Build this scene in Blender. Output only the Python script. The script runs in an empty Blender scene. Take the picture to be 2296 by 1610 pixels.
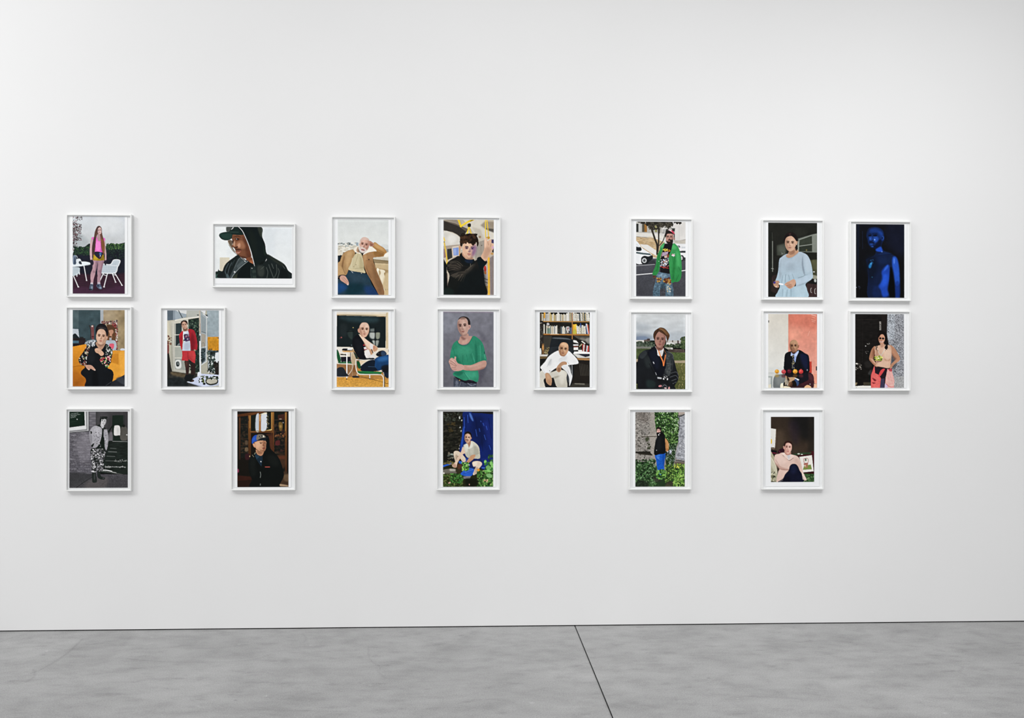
import bpy, bmesh, math
import numpy as np
from mathutils import Vector

# ------------------------------------------------------------------ scene, camera, world, lights
scene = bpy.context.scene
COL = scene.collection
F = 1850.0                 # focal length in pixels of the 2296 x 1610 frame
IW, IH = 2296.0, 1610.0
HORIZON = 900.0            # image row of the eye level (the lens is shifted, verticals stay upright)
YAW = math.atan(66.0 / F)  # camera turned slightly to the right of the wall's normal
CAM = Vector((0.0, -4.43, 1.2105))

cam_data = bpy.data.cameras.new('camera')
cam = bpy.data.objects.new('camera', cam_data)
COL.objects.link(cam)
cam.location = CAM
cam.rotation_euler = (math.pi / 2, 0.0, -YAW)
cam_data.sensor_fit = 'HORIZONTAL'
cam_data.sensor_width = 36.0
cam_data.lens = 36.0 * F / IW
cam_data.shift_y = (HORIZON - IH / 2) / IW
cam_data.clip_start = 0.05
scene.camera = cam

world = bpy.data.worlds.new('world')
scene.world = world
world.use_nodes = True
wbg = world.node_tree.nodes['Background']
wbg.inputs['Color'].default_value = (1.0, 1.0, 1.0, 1)
wbg.inputs['Strength'].default_value = 0.36

def area_light(name, loc, target, sx, sy, power, colour=(1, 1, 1)):
    d = bpy.data.lights.new(name, 'AREA')
    d.shape = 'RECTANGLE'
    d.size, d.size_y = sx, sy
    d.energy = power
    d.color = colour
    o = bpy.data.objects.new(name, d)
    COL.objects.link(o)
    o.location = loc
    o.rotation_euler = (Vector(target) - Vector(loc)).to_track_quat('-Z', 'Y').to_euler()
    return o

def track_spot(name, loc, target, power, cone):
    d = bpy.data.lights.new(name, 'SPOT')
    d.energy = power
    d.spot_size = math.radians(cone)
    d.spot_blend = 1.0
    d.shadow_soft_size = 0.6
    o = bpy.data.objects.new(name, d)
    COL.objects.link(o)
    o.location = loc
    o.rotation_euler = (Vector(target) - Vector(loc)).to_track_quat('-Z', 'Y').to_euler()
    return o

# ceiling track of wall washers close to the wall, a second track further back
for x, tz, p in ((-4.4, -0.4, 48), (-3.0, -0.4, 97), (-1.6, -0.4, 54), (-0.2, 0.8, 82), (1.2, 0.8, 76), (2.6, -0.4, 122)):
    track_spot('track_spot', (x, -2.2, 5.2), (x + 0.3, 0, tz), p, 80)
track_spot('track_spot', (0.4, -4.0, 5.2), (1.0, 0, 0.2), 182, 75)
track_spot('track_spot', (2.4, -4.0, 5.2), (3.0, 0, 0.2), 272, 75)
# ceiling light boxes to the left, added unseen fill lights behind the camera to even out the wall
area_light('ceiling_light_box', (-7.0, -3.5, 5.4), (-4.9, 0, 0.2), 2.0, 1.2, 215)
area_light('ceiling_light_box', (-3.5, -3.5, 5.4), (-2.45, 0, 0.2), 2.0, 1.2, 42)
area_light('front_fill', (-4.0, -9.0, 2.2), (-2.0, 0, 1.3), 3.5, 2.6, 92)
area_light('front_fill', (0.0, -9.0, 2.2), (0.0, 0, 1.3), 3.5, 2.6, 92)

vs = scene.view_settings
vs.view_transform = 'Standard'
vs.look = 'None'
vs.gamma = 1.0
vs.use_curve_mapping = False
vs.exposure = 0.0

# ------------------------------------------------------------------ helpers
cy_, sy_ = math.cos(YAW), math.sin(YAW)
def ray(px, py):
    a, b = (px - IW / 2) / F, -(py - HORIZON) / F
    # camera axes: forward (sin, cos, 0), right (cos, -sin, 0)
    return Vector((sy_ + a * cy_, cy_ - a * sy_, b))
def on_wall(px, py, y=0.0):
    r = ray(px, py)
    return CAM + r * ((y - CAM.y) / r.y)
def on_floor(px, py):
    r = ray(px, py)
    return CAM + r * (-CAM.z / r.z)

def s2l(c):
    c = np.asarray(c, dtype=np.float64)
    return np.where(c <= 0.04045, c / 12.92, ((c + 0.055) / 1.055) ** 2.4)
def hx(h):
    return np.array([int(h[i:i + 2], 16) for i in (0, 2, 4)]) / 255.0
def lin(h):
    return tuple(s2l(hx(h))) + (1.0,)

def tag(o, label=None, cat=None, group=None, kind=None):
    if label: o['label'] = label
    if cat: o['category'] = cat
    if group: o['group'] = group
    if kind: o['kind'] = kind
    return o

def box(bm, x0, x1, y0, y1, z0, z1):
    v = [bm.verts.new(p) for p in ((x0, y0, z0), (x1, y0, z0), (x1, y1, z0), (x0, y1, z0),
                                   (x0, y0, z1), (x1, y0, z1), (x1, y1, z1), (x0, y1, z1))]
    for f in ((0, 3, 2, 1), (4, 5, 6, 7), (0, 1, 5, 4), (1, 2, 6, 5), (2, 3, 7, 6), (3, 0, 4, 7)):
        bm.faces.new([v[i] for i in f])

def link_bm(name, bm, mat, parent=None):
    me = bpy.data.meshes.new(name)
    bm.normal_update()
    bm.to_mesh(me)
    bm.free()
    o = bpy.data.objects.new(name, me)
    COL.objects.link(o)
    me.materials.append(mat)
    if parent is not None: o.parent = parent
    return o

def grid_mesh(name, X, Y, Z, colours):
    """mesh from 2-D coordinate arrays with one colour per vertex"""
    h, w = X.shape
    me = bpy.data.meshes.new(name)
    co = np.stack([X, Y, Z], -1).reshape(-1, 3).astype(np.float32)
    idx = np.arange(h * w).reshape(h, w)
    q = np.stack([idx[:-1, :-1], idx[1:, :-1], idx[1:, 1:], idx[:-1, 1:]], -1).reshape(-1).astype(np.int32)
    n = len(q) // 4
    me.vertices.add(h * w)
    me.vertices.foreach_set('co', co.ravel())
    me.loops.add(len(q))
    me.loops.foreach_set('vertex_index', q)
    me.polygons.add(n)
    me.polygons.foreach_set('loop_start', np.arange(0, n * 4, 4, dtype=np.int32))
    me.update(calc_edges=True)
    at = me.color_attributes.new('ink', 'FLOAT_COLOR', 'POINT')
    rgba = np.ones((h * w, 4), np.float32)
    rgba[:, :3] = colours.reshape(-1, 3)
    at.data.foreach_set('color', rgba.ravel())
    return me

# ------------------------------------------------------------------ materials
def new_mat(name, colour, rough=0.6, spec=0.3):
    m = bpy.data.materials.new(name)
    m.use_nodes = True
    b = m.node_tree.nodes['Principled BSDF']
    b.inputs['Base Color'].default_value = colour
    b.inputs['Roughness'].default_value = rough
    b.inputs['Specular IOR Level'].default_value = spec
    return m, m.node_tree, b

def noise_node(nt, scale, detail=4, rough=0.55, mapping=(1, 1, 1)):
    tc = nt.nodes.new('ShaderNodeTexCoord')
    mp = nt.nodes.new('ShaderNodeMapping')
    mp.inputs['Scale'].default_value = mapping
    n = nt.nodes.new('ShaderNodeTexNoise')
    n.inputs['Scale'].default_value = scale
    n.inputs['Detail'].default_value = detail
    n.inputs['Roughness'].default_value = rough
    nt.links.new(tc.outputs['Object'], mp.inputs['Vector'])
    nt.links.new(mp.outputs['Vector'], n.inputs['Vector'])
    return n

def ramp(nt, src, stops):
    r = nt.nodes.new('ShaderNodeValToRGB')
    el = r.color_ramp.elements
    while len(el) < len(stops): el.new(0.5)
    for e, (p, v) in zip(el, stops):
        e.position = p
        e.color = (v, v, v, 1)
    nt.links.new(src, r.inputs['Fac'])
    return r.outputs['Color']

def mul(nt, a, b):
    m = nt.nodes.new('ShaderNodeMix')
    m.data_type = 'RGBA'
    m.blend_type = 'MULTIPLY'
    m.inputs['Factor'].default_value = 1.0
    nt.links.new(a, m.inputs[6])
    nt.links.new(b, m.inputs[7])
    return m.outputs[2]

# wall paint: matt white emulsion, faint roller texture
M_WALL, nt, b = new_mat('white_wall_paint', (0.80, 0.80, 0.80, 1), 0.85, 0.15)
n1 = noise_node(nt, 1.1, 3)
c = ramp(nt, n1.outputs['Fac'], [(0.3, 0.795), (0.7, 0.81)])
nt.links.new(c, b.inputs['Base Color'])
n2 = noise_node(nt, 420, 2)
bp = nt.nodes.new('ShaderNodeBump')
bp.inputs['Strength'].default_value = 0.04
bp.inputs['Distance'].default_value = 0.001
nt.links.new(n2.outputs['Fac'], bp.inputs['Height'])
nt.links.new(bp.outputs['Normal'], b.inputs['Normal'])

M_DARK, nt, b = new_mat('dark_joint', (0.012, 0.012, 0.012, 1), 0.9, 0.1)

# polished concrete: cloudy tone, fine aggregate, painted wear marks and edge falloff in the 'ink' attribute
M_FLOOR, nt, b = new_mat('grey_concrete', (0.4, 0.4, 0.4, 1), 0.62, 0.25)
at = nt.nodes.new('ShaderNodeAttribute')
at.attribute_name = 'ink'
cl1 = ramp(nt, noise_node(nt, 2.1, 6, 0.62, (1, 1.5, 1)).outputs['Fac'], [(0.30, 0.86), (0.52, 1.0), (0.74, 1.08)])
cl2 = ramp(nt, noise_node(nt, 9.0, 6, 0.65, (0.8, 1.2, 1)).outputs['Fac'], [(0.33, 0.87), (0.50, 1.0), (0.67, 1.08)])
smear = ramp(nt, noise_node(nt, 7.0, 8, 0.75, (0.8, 1.9, 1)).outputs['Fac'], [(0.32, 0.76), (0.43, 0.96), (0.58, 1.0), (0.78, 1.06)])
grain = ramp(nt, noise_node(nt, 190, 3, 0.75).outputs['Fac'], [(0.25, 0.70), (0.75, 1.28)])
col = mul(nt, mul(nt, mul(nt, mul(nt, at.outputs['Color'], cl1), cl2), smear), grain)
nt.links.new(col, b.inputs['Base Color'])
rr = ramp(nt, noise_node(nt, 3.0, 4).outputs['Fac'], [(0.3, 0.50), (0.7, 0.70)])
nt.links.new(rr, b.inputs['Roughness'])
bp = nt.nodes.new('ShaderNodeBump')
bp.inputs['Strength'].default_value = 0.08
bp.inputs['Distance'].default_value = 0.002
nt.links.new(noise_node(nt, 160, 3).outputs['Fac'], bp.inputs['Height'])
nt.links.new(bp.outputs['Normal'], b.inputs['Normal'])

def tinted(name, colour, rough, spec, amount=0.015, scale=60):
    m, nt, b = new_mat(name, colour, rough, spec)
    n = noise_node(nt, scale, 2)
    r = nt.nodes.new('ShaderNodeValToRGB')
    for e, k in zip(r.color_ramp.elements, (1 - amount, 1 + amount)):
        e.color = tuple(min(1, v * k) for v in colour[:3]) + (1,)
    nt.links.new(n.outputs['Fac'], r.inputs['Fac'])
    nt.links.new(r.outputs['Color'], b.inputs['Base Color'])
    return m
M_FRAME = tinted('white_lacquered_wood', (0.825, 0.83, 0.82, 1), 0.45, 0.3)
M_BOARD = tinted('white_backing_board', (0.80, 0.81, 0.815, 1), 0.8, 0.1)
M_SHEET = tinted('white_photo_paper', (0.86, 0.87, 0.88, 1), 0.45, 0.15)

M_INK, nt, b = new_mat('printed_photo', (0.5, 0.5, 0.5, 1), 0.55, 0.05)
at = nt.nodes.new('ShaderNodeAttribute')
at.attribute_name = 'ink'
gr = ramp(nt, noise_node(nt, 700, 1).outputs['Fac'], [(0.3, 0.965), (0.7, 1.03)])
nt.links.new(mul(nt, at.outputs['Color'], gr), b.inputs['Base Color'])

# ------------------------------------------------------------------ painter (flat prints, floor wear and its painted edge falloff)
def curve(pts, closed):
    """Catmull-Rom through the points"""
    P = np.array(pts, float)
    n = len(P)
    if n < 3: return P
    t = np.linspace(0, 1, 6, endpoint=False)[:, None]
    out = []
    for i in range(n if closed else n - 1):
        if closed:
            p0, p1, p2, p3 = P[i - 1], P[i], P[(i + 1) % n], P[(i + 2) % n]
        else:
            p0, p1, p2, p3 = P[max(i - 1, 0)], P[i], P[i + 1], P[min(i + 2, n - 1)]
        out.append(0.5 * (2 * p1 + (p2 - p0) * t + (2 * p0 - 5 * p1 + 4 * p2 - p3) * t ** 2 + (3 * p1 - p0 - 3 * p2 + p3) * t ** 3))
    if not closed: out.append(P[-1:])
    return np.concatenate(out)

def blur(m, r):
    r = int(round(r))
    if r < 1: return m
    for _ in range(2):
        for ax in (0, 1):
            pad = [(0, 0), (0, 0)]
            pad[ax] = (r + 1, r)
            c = np.cumsum(np.pad(m, pad, mode='edge'), axis=ax)
            k = 2 * r + 1
            m = (c[k:] - c[:-k]) / k if ax == 0 else (c[:, k:] - c[:, :-k]) / k
    return m

class Canvas:
    def __init__(s, l, t, r, b, k, seed=1):
        s.l, s.t, s.r_, s.b, s.kk = l, t, r, b, k
        s.w, s.h = int(round((r - l) * k / 2)) * 2, int(round((b - t) * k / 2)) * 2
        s.a = np.zeros((s.h, s.w, 3))
        s.rng = np.random.default_rng(seed)
        s.m = None                                  # optional mask that confines what is painted
    def pts(s, p):
        a = np.array([float(v) for v in p.split()] if isinstance(p, str) else p, float).reshape(-1, 2)
        return (a - (s.l, s.t)) * s.kk
    def win(s, x0, y0, x1, y1):
        return max(int(x0), 0), max(int(y0), 0), min(int(x1) + 2, s.w), min(int(y1) + 2, s.h)
    def put(s, win, mask, c, c2=None, d='v', a=1.0):
        x0, y0, x1, y1 = win
        if s.m is not None: mask = mask * s.m[y0:y1, x0:x1]
        col = hx(c)
        if c2 is not None:
            n = (y1 - y0) if d == 'v' else (x1 - x0)
            g = np.linspace(0, 1, n)
            g = g[:, None, None] if d == 'v' else g[None, :, None]
            col = col * (1 - g) + hx(c2) * g
        mk = (mask * a)[..., None]
        s.a[y0:y1, x0:x1] = s.a[y0:y1, x0:x1] * (1 - mk) + col * mk
    def mask(s, P, soft=0):
        g = soft * s.kk * 2 + 1
        x0, y0, x1, y1 = s.win(P[:, 0].min() - g, P[:, 1].min() - g, P[:, 0].max() + g, P[:, 1].max() + g)
        if x1 <= x0 or y1 <= y0: return None, None
        A, B = P, np.roll(P, -1, 0)
        ys = np.arange(y0, y1)[:, None] + 0.5
        cr = (A[:, 1] > ys) != (B[:, 1] > ys)
        dy = np.where(np.abs(B[:, 1] - A[:, 1]) < 1e-9, 1e-9, B[:, 1] - A[:, 1])
        xs = A[:, 0] + (ys - A[:, 1]) / dy * (B[:, 0] - A[:, 0])
        r, e = np.nonzero(cr)
        cidx = np.clip(np.ceil(xs[r, e] - 0.5).astype(int) - x0, 0, x1 - x0)
        tog = np.zeros((y1 - y0, x1 - x0 + 1))
        np.add.at(tog, (r, cidx), 1)
        m = np.cumsum(tog, 1)[:, :-1] % 2
        if soft: m = blur(m, soft * s.kk * 0.6)
        return (x0, y0, x1, y1), m
    def p(s, c, pts, soft=0, a=1.0, c2=None, d='v', k=False):
        """filled shape; k keeps the corners"""
        P = s.pts(pts)
        if not k: P = curve(P, True)
        w, m = s.mask(P, soft)
        if w: s.put(w, m, c, c2, d, a)
    def k(s, c, pts, **kw):
        s.p(c, pts, k=True, **kw)
    def r(s, c, x0, y0, x1, y1, **kw):
        s.p(c, [x0, y0, x1, y0, x1, y1, x0, y1], k=True, **kw)
    def e(s, c, cx, cy, rx, ry, rot=0, **kw):
        t = np.linspace(0, 2 * math.pi, 28, endpoint=False)
        co, si = math.cos(math.radians(rot)), math.sin(math.radians(rot))
        x, y = rx * np.cos(t), ry * np.sin(t)
        s.p(c, np.stack([cx + x * co - y * si, cy + x * si + y * co], -1).ravel(), k=True, **kw)
    def ln(s, c, pts, w, a=1.0, straight=False):
        P = s.pts(pts)
        if not straight: P = curve(P, False)
        hw = max(w * s.kk / 2, 0.35)
        g = hw + 1
        x0, y0, x1, y1 = s.win(P[:, 0].min() - g, P[:, 1].min() - g, P[:, 0].max() + g, P[:, 1].max() + g)
        if x1 <= x0 or y1 <= y0: return
        yy, xx = np.mgrid[y0:y1, x0:x1] + 0.5
        d = np.full(xx.shape, 1e9)
        for A, B in zip(P[:-1], P[1:]):
            v = B - A
            L = max(v @ v, 1e-9)
            t = np.clip(((xx - A[0]) * v[0] + (yy - A[1]) * v[1]) / L, 0, 1)
            d = np.minimum(d, np.hypot(xx - A[0] - t * v[0], yy - A[1] - t * v[1]))
        s.put((x0, y0, x1, y1), np.clip(hw - d + 0.5, 0, 1), c, a=a)
    def clip(s, pts=None, k=False):
        s.m = None
        if pts is None: return
        P = s.pts(pts)
        if not k: P = curve(P, True)
        w, m = s.mask(P)
        s.m = np.zeros((s.h, s.w))
        s.m[w[1]:w[3], w[0]:w[2]] = m
    def sp(s, x0, y0, x1, y1, n, size, cols, asp=1.0, a=1.0, rot=None):
        """scattered blobs: leaves, petals, stones, grain"""
        cols = cols.split()
        for i in range(n):
            cx, cy = s.rng.uniform(x0, x1), s.rng.uniform(y0, y1)
            q = size * s.rng.uniform(0.5, 1.3)
            s.e(cols[s.rng.integers(len(cols))], cx, cy, q * asp, q, rot if rot is not None else s.rng.uniform(0, 180), a=a)
    def nz(s, x0, y0, x1, y1, amt, sx, sy=None):
        """soft tonal noise"""
        q0 = s.pts([x0, y0, x1, y1])
        w = s.win(q0[0, 0], q0[0, 1], q0[1, 0] - 1, q0[1, 1] - 1)
        sy = sy or sx
        hh, ww = w[3] - w[1], w[2] - w[0]
        gy, gx = max(2, int(hh / (sy * s.kk)) + 2), max(2, int(ww / (sx * s.kk)) + 2)
        g = s.rng.normal(0, 1, (gy, gx))
        yi, xi = np.linspace(0, gy - 1.001, hh), np.linspace(0, gx - 1.001, ww)
        a0, b0 = yi.astype(int), xi.astype(int)
        fy, fx = (yi - a0)[:, None], (xi - b0)[None]
        v = (g[a0][:, b0] * (1 - fy) * (1 - fx) + g[a0 + 1][:, b0] * fy * (1 - fx)
             + g[a0][:, b0 + 1] * (1 - fy) * fx + g[a0 + 1][:, b0 + 1] * fy * fx)
        if s.m is not None: v = v * s.m[w[1]:w[3], w[0]:w[2]]
        s.a[w[1]:w[3], w[0]:w[2]] = np.clip(s.a[w[1]:w[3], w[0]:w[2]] * (1 + amt * v[..., None]), 0, 1)
    def face(s, cx, cy, w, h, skin, dark, tilt=0, turn=0.0, shade=1, eye='2a1d1a', lip=None, light=None, brow=None, glasses=False):
        """an anonymous face: egg, sockets, brows, nose, mouth; turn -1..1 shifts the features, shade picks the darker side"""
        co, si = math.cos(math.radians(tilt)), math.sin(math.radians(tilt))
        def T(*q):
            o = []
            for i in range(0, len(q), 2):
                x, y = q[i] * w / 2, q[i + 1] * h / 2
                o += [cx + x * co - y * si, cy + x * si + y * co]
            return o
        s.p(skin, T(0, -1, .62, -.86, .93, -.4, .95, .1, .8, .5, .45, .88, 0, 1, -.45, .88, -.8, .5, -.95, .1, -.93, -.4, -.62, -.86))
        S = shade
        s.p(dark, T(S * .5, -.8, S * .93, -.35, S * .93, .15, S * .72, .55, S * .3, .95, S * .38, .4, S * .62, 0, S * .6, -.5), soft=w * .09, a=.55)
        f = turn * .28
        sc = w / 2
        if light: s.p(light, T(f - S * .12, -.7, f, -.2, f - S * .05, .2, f - S * .45, .3, f - S * .5, -.5), soft=sc * .2, a=.55)
        for q in (-1, 1):
            x = f + q * .40 - turn * .05
            s.e(dark, *T(x, -.12), sc * .25, h * .075, tilt, soft=sc * .08, a=.75)
            s.e(eye, *T(x, -.10), sc * .13, h * .032, tilt, soft=sc * .03, a=.95)
            s.ln(brow or eye, T(x - .2, -.24, x, -.28, x + .2, -.24), h * .04, a=.75)
        s.p(dark, T(f + .02, -.15, f + S * .2, .22, f - .16, .27, f - .04, .1), soft=sc * .07, a=.6)
        s.e(dark, *T(f, .29), sc * .2, h * .02, tilt, soft=sc * .04, a=.8)
        s.e(lip or dark, *T(f, .52), sc * .27, h * .034, tilt, soft=sc * .04, a=.9)
        s.e(dark, *T(f, .66), sc * .2, h * .022, tilt, soft=sc * .06, a=.5)
        if glasses:
            for q in (-1, 1): s.e('101010', *T(f + q * .42, -.1), sc * .36, h * .10, tilt, a=.95)
    def grade(s, contrast=0.20, grain=0.011):
        """photographic finish of a print: local contrast, tone curve, grain"""
        s.m = None
        a = s.a
        for rad, amt in ((4.5, .30), (26.0, .22)):
            b = np.stack([blur(a[..., i], rad * s.kk) for i in range(3)], -1)
            a = a + amt * (a - b)
        a = np.clip(a, 0, 1)
        y = (a @ np.array([.3, .59, .11]))[..., None]
        y2 = y - contrast * np.sin(2 * math.pi * y) / (2 * math.pi)
        s.a = np.clip(y2 + (a - y) * 0.94, 0, 1)
        base = s.a.copy()
        for q, sc in ((grain, 7), (grain * 2.6, 20), (grain * 4.0, 70)):
            s.nz(s.l, s.t, s.r_, s.b, q, sc)
        k = np.clip(1.1 - base.mean(-1, keepdims=True), .15, 1)
        s.a = base + (s.a - base) * k
    def result(s):
        a = np.clip(s.a, 0, 1)
        return a.reshape(s.h // 2, 2, s.w // 2, 2, 3).mean((1, 3))

# ------------------------------------------------------------------ the printed pictures (anonymous sitters, photo-like colours)
def pic_garden(c):
    c.r('ccd1d6', 215, 118, 1110, 760, c2='b7b9b9')
    c.p('dadcdd', '620 130 1000 150 1060 330 800 420 640 300', soft=60, a=.6)
    c.p('9fa7ab', '215 430 420 460 480 620 300 760 215 760', soft=40, a=.7)
    c.r('24242f', 215, 760, 1110, 1090, c2='2a2130')
    c.r('3a2430', 215, 1060, 1110, 1450, c2='40293a')
    for i in range(9):
        y = 1120 + i * 38
        c.ln('52303a', [215, y + 30, 640, y, 1110, y + 14], 8, a=.35)
    c.p('51324a', '215 1380 420 1330 640 1400 1110 1300 1110 1450 215 1450', soft=20, a=.6)
    c.sp(215, 125, 300, 700, 190, 6, '5d4f52 3f3438 7c6a6c 8d5a60', 1.5)
    c.sp(215, 240, 365, 540, 200, 6, '54474a 7a5660 6b5d5e 3c3236', 1.5)
    c.sp(290, 125, 375, 190, 26, 6, '4a4244 6b5d5e', 1.5)
    c.ln('4a3d40', '218 700 240 560 260 420 300 250', 7)
    c.ln('4a3d40', '228 600 300 500 380 460', 5)
    c.p('26332f', '215 790 250 700 340 650 420 640 500 585 560 620 780 630 870 575 960 600 1080 570 1115 590 1115 880 215 880')
    c.p('222431', '215 810 420 780 560 760 800 760 1115 740 1115 1080 215 1080', soft=25)
    c.sp(240, 640, 540, 780, 260, 8, '2f4a34 1d2b28 40603c 34483a 233630', 1.8)
    c.sp(790, 585, 1105, 680, 260, 8, '46663a 2c4632 5d7d44 354f36 223329', 1.8)
    c.sp(790, 680, 1105, 840, 190, 8, '243130 1c2227 2c3d37 1a1d24', 1.8)
    # table and bag
    c.p('dfe6ea', '205 900 330 893 450 897 528 922 505 950 400 968 200 985')
    c.ln('aab4bc', '215 990 400 968 520 935', 8)
    c.p('6f7f93', '222 935 228 800 262 788 280 830 276 935')
    c.p('4a5668', '240 930 246 830 262 820 268 930')
    c.ln('b9c4cc', '262 795 285 800 300 830', 8)
    c.p('d4dbe0', '280 860 335 845 362 880 360 930 290 935')
    c.p('3d4550', '322 900 350 885 375 940 330 935')
    c.p('b7c3ca', '205 1005 325 998 338 1040 318 1105 205 1140')
    for i in range(6): c.ln('8d9ba6', [215 + i * 20, 1010, 225 + i * 18, 1125], 4, a=.7)
    for q in ('410 970 455 1220', '235 1150 312 1330', '290 1110 290 1150', '330 1080 335 1115'):
        c.ln('dfe3ea', q, 15)
    c.e('e6eaee', 455, 1220, 13, 8); c.e('e6eaee', 314, 1332, 16, 9)
    # wire chair
    c.p('b9c3cb', '735 930 860 938 920 862 1024 870 1008 950 985 985 945 1085 870 1100 715 1090 705 1010')
    for i in range(8):
        c.ln('93a1ad', [745 + i * 30, 940 - max(0, i - 4) * 14, 735 + i * 27, 1085], 4, a=.8)
    for i in range(4): c.ln('93a1ad', [715, 970 + i * 32, 980 - i * 10, 965 + i * 32], 4, a=.7)
    c.ln('e9edf1', '735 932 860 942 920 864 1024 872 1005 950 985 985 940 1088 715 1092', 13)
    c.ln('e9edf1', '860 960 975 962', 8)
    for q in ('740 1100 665 1260', '810 1100 752 1325', '895 1100 950 1245', '940 1095 1060 1298'):
        c.ln('e3e5ec', q, 15)
    c.ln('dadde5', '740 1115 800 1140', 10); c.ln('dadde5', '900 1110 965 1132', 10)
    for q in ((665, 1262), (752, 1330), (950, 1248), (1060, 1300)): c.e('f0f0f2', q[0], q[1], 15, 9)
    # figure
    c.p('b18a93', '560 860 640 870 636 960 610 1050 600 1110 575 1200 562 1280 532 1280 522 1180 525 1100 555 1010')
    c.p('a6818c', '655 870 752 860 735 950 715 1040 705 1120 690 1210 682 1275 640 1275 640 1150 640 1030 650 950')
    c.p('7d5f6c', '610 900 645 900 640 1000 608 1060', soft=8, a=.7)
    c.p('7f6270', '725 900 745 880 712 1050 690 1190 686 1090', soft=8, a=.7)
    c.e('8a6874', 580, 1070, 26, 20, soft=8, a=.6); c.e('8a6874', 672, 1060, 26, 20, soft=8, a=.6)
    c.r('c3b9c2', 522, 1255, 566, 1295); c.r('b3a8b4', 640, 1250, 688, 1290)
    c.p('4f5a6c', '505 1330 520 1285 560 1285 568 1340 555 1385 510 1382')
    c.p('55617a', '632 1290 680 1280 712 1330 716 1365 670 1365 628 1325')
    c.e('8f9aac', 545, 1340, 14, 24, soft=5, a=.8); c.e('9aa4b2', 690, 1345, 20, 14, soft=5, a=.8)
    c.e('1d2028', 520, 1375, 30, 10); c.e('1d2028', 650, 1310, 12, 16)
    c.k('a38420', '575 770 745 770 760 870 660 880 560 872')
    c.p('c5a326', '590 800 640 790 640 860 585 860', soft=8, a=.8); c.p('7d651c', '690 800 750 790 745 860 700 865', soft=8, a=.5)
    c.p('c4a1a4', '540 480 562 500 552 600 545 700 548 800 552 865 520 870 510 760 512 640 522 540')
    c.p('b99699', '755 500 772 530 778 640 790 740 790 870 768 880 765 780 752 640')
    c.p('2e2a38', '520 868 562 872 575 930 545 970 520 930'); c.p('2e2a38', '765 880 795 870 790 940 772 960 760 920')
    c.p('e268bb', '540 482 600 470 740 480 775 515 750 560 740 720 600 730 590 560 560 520')
    c.p('f08ad0', '610 560 680 560 690 680 630 700', soft=14, a=.8); c.p('b6459a', '700 600 740 560 740 710 700 720', soft=10, a=.7)
    c.p('a88488', '645 430 695 430 698 500 672 545 635 500')
    c.p('2a2a3a', '585 735 640 722 710 735 735 760 715 800 690 845 655 840 600 790')
    c.e('4a6a9c', 690, 760, 20, 26); c.e('c9d3da', 688, 796, 8, 10); c.e('b05060', 680, 815, 8, 8)
    c.p('6a4a3e', '610 340 640 290 680 282 712 320 722 420 748 520 765 640 752 770 728 740 705 640 690 480 680 430 640 430 615 520 605 640 590 740 560 800 545 720 555 600 580 480 592 400')
    c.p('8d5c36', '700 520 735 520 765 650 752 760 725 700', soft=8, a=.8)
    c.p('473338', '560 560 600 460 600 620 570 780 548 720', soft=8, a=.7)
    c.ln('46353a', '640 300 615 400 590 520', 7, a=.6); c.ln('95684a', '700 470 720 600 745 740', 6, a=.6)
    c.face(672, 362, 78, 128, 'cdaaa4', '8d6a6c', -6, .25, -1, lip='a05a60')
    c.p('503b3c', '628 380 634 320 660 290 700 300 672 305 648 330 638 400', soft=2)

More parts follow.
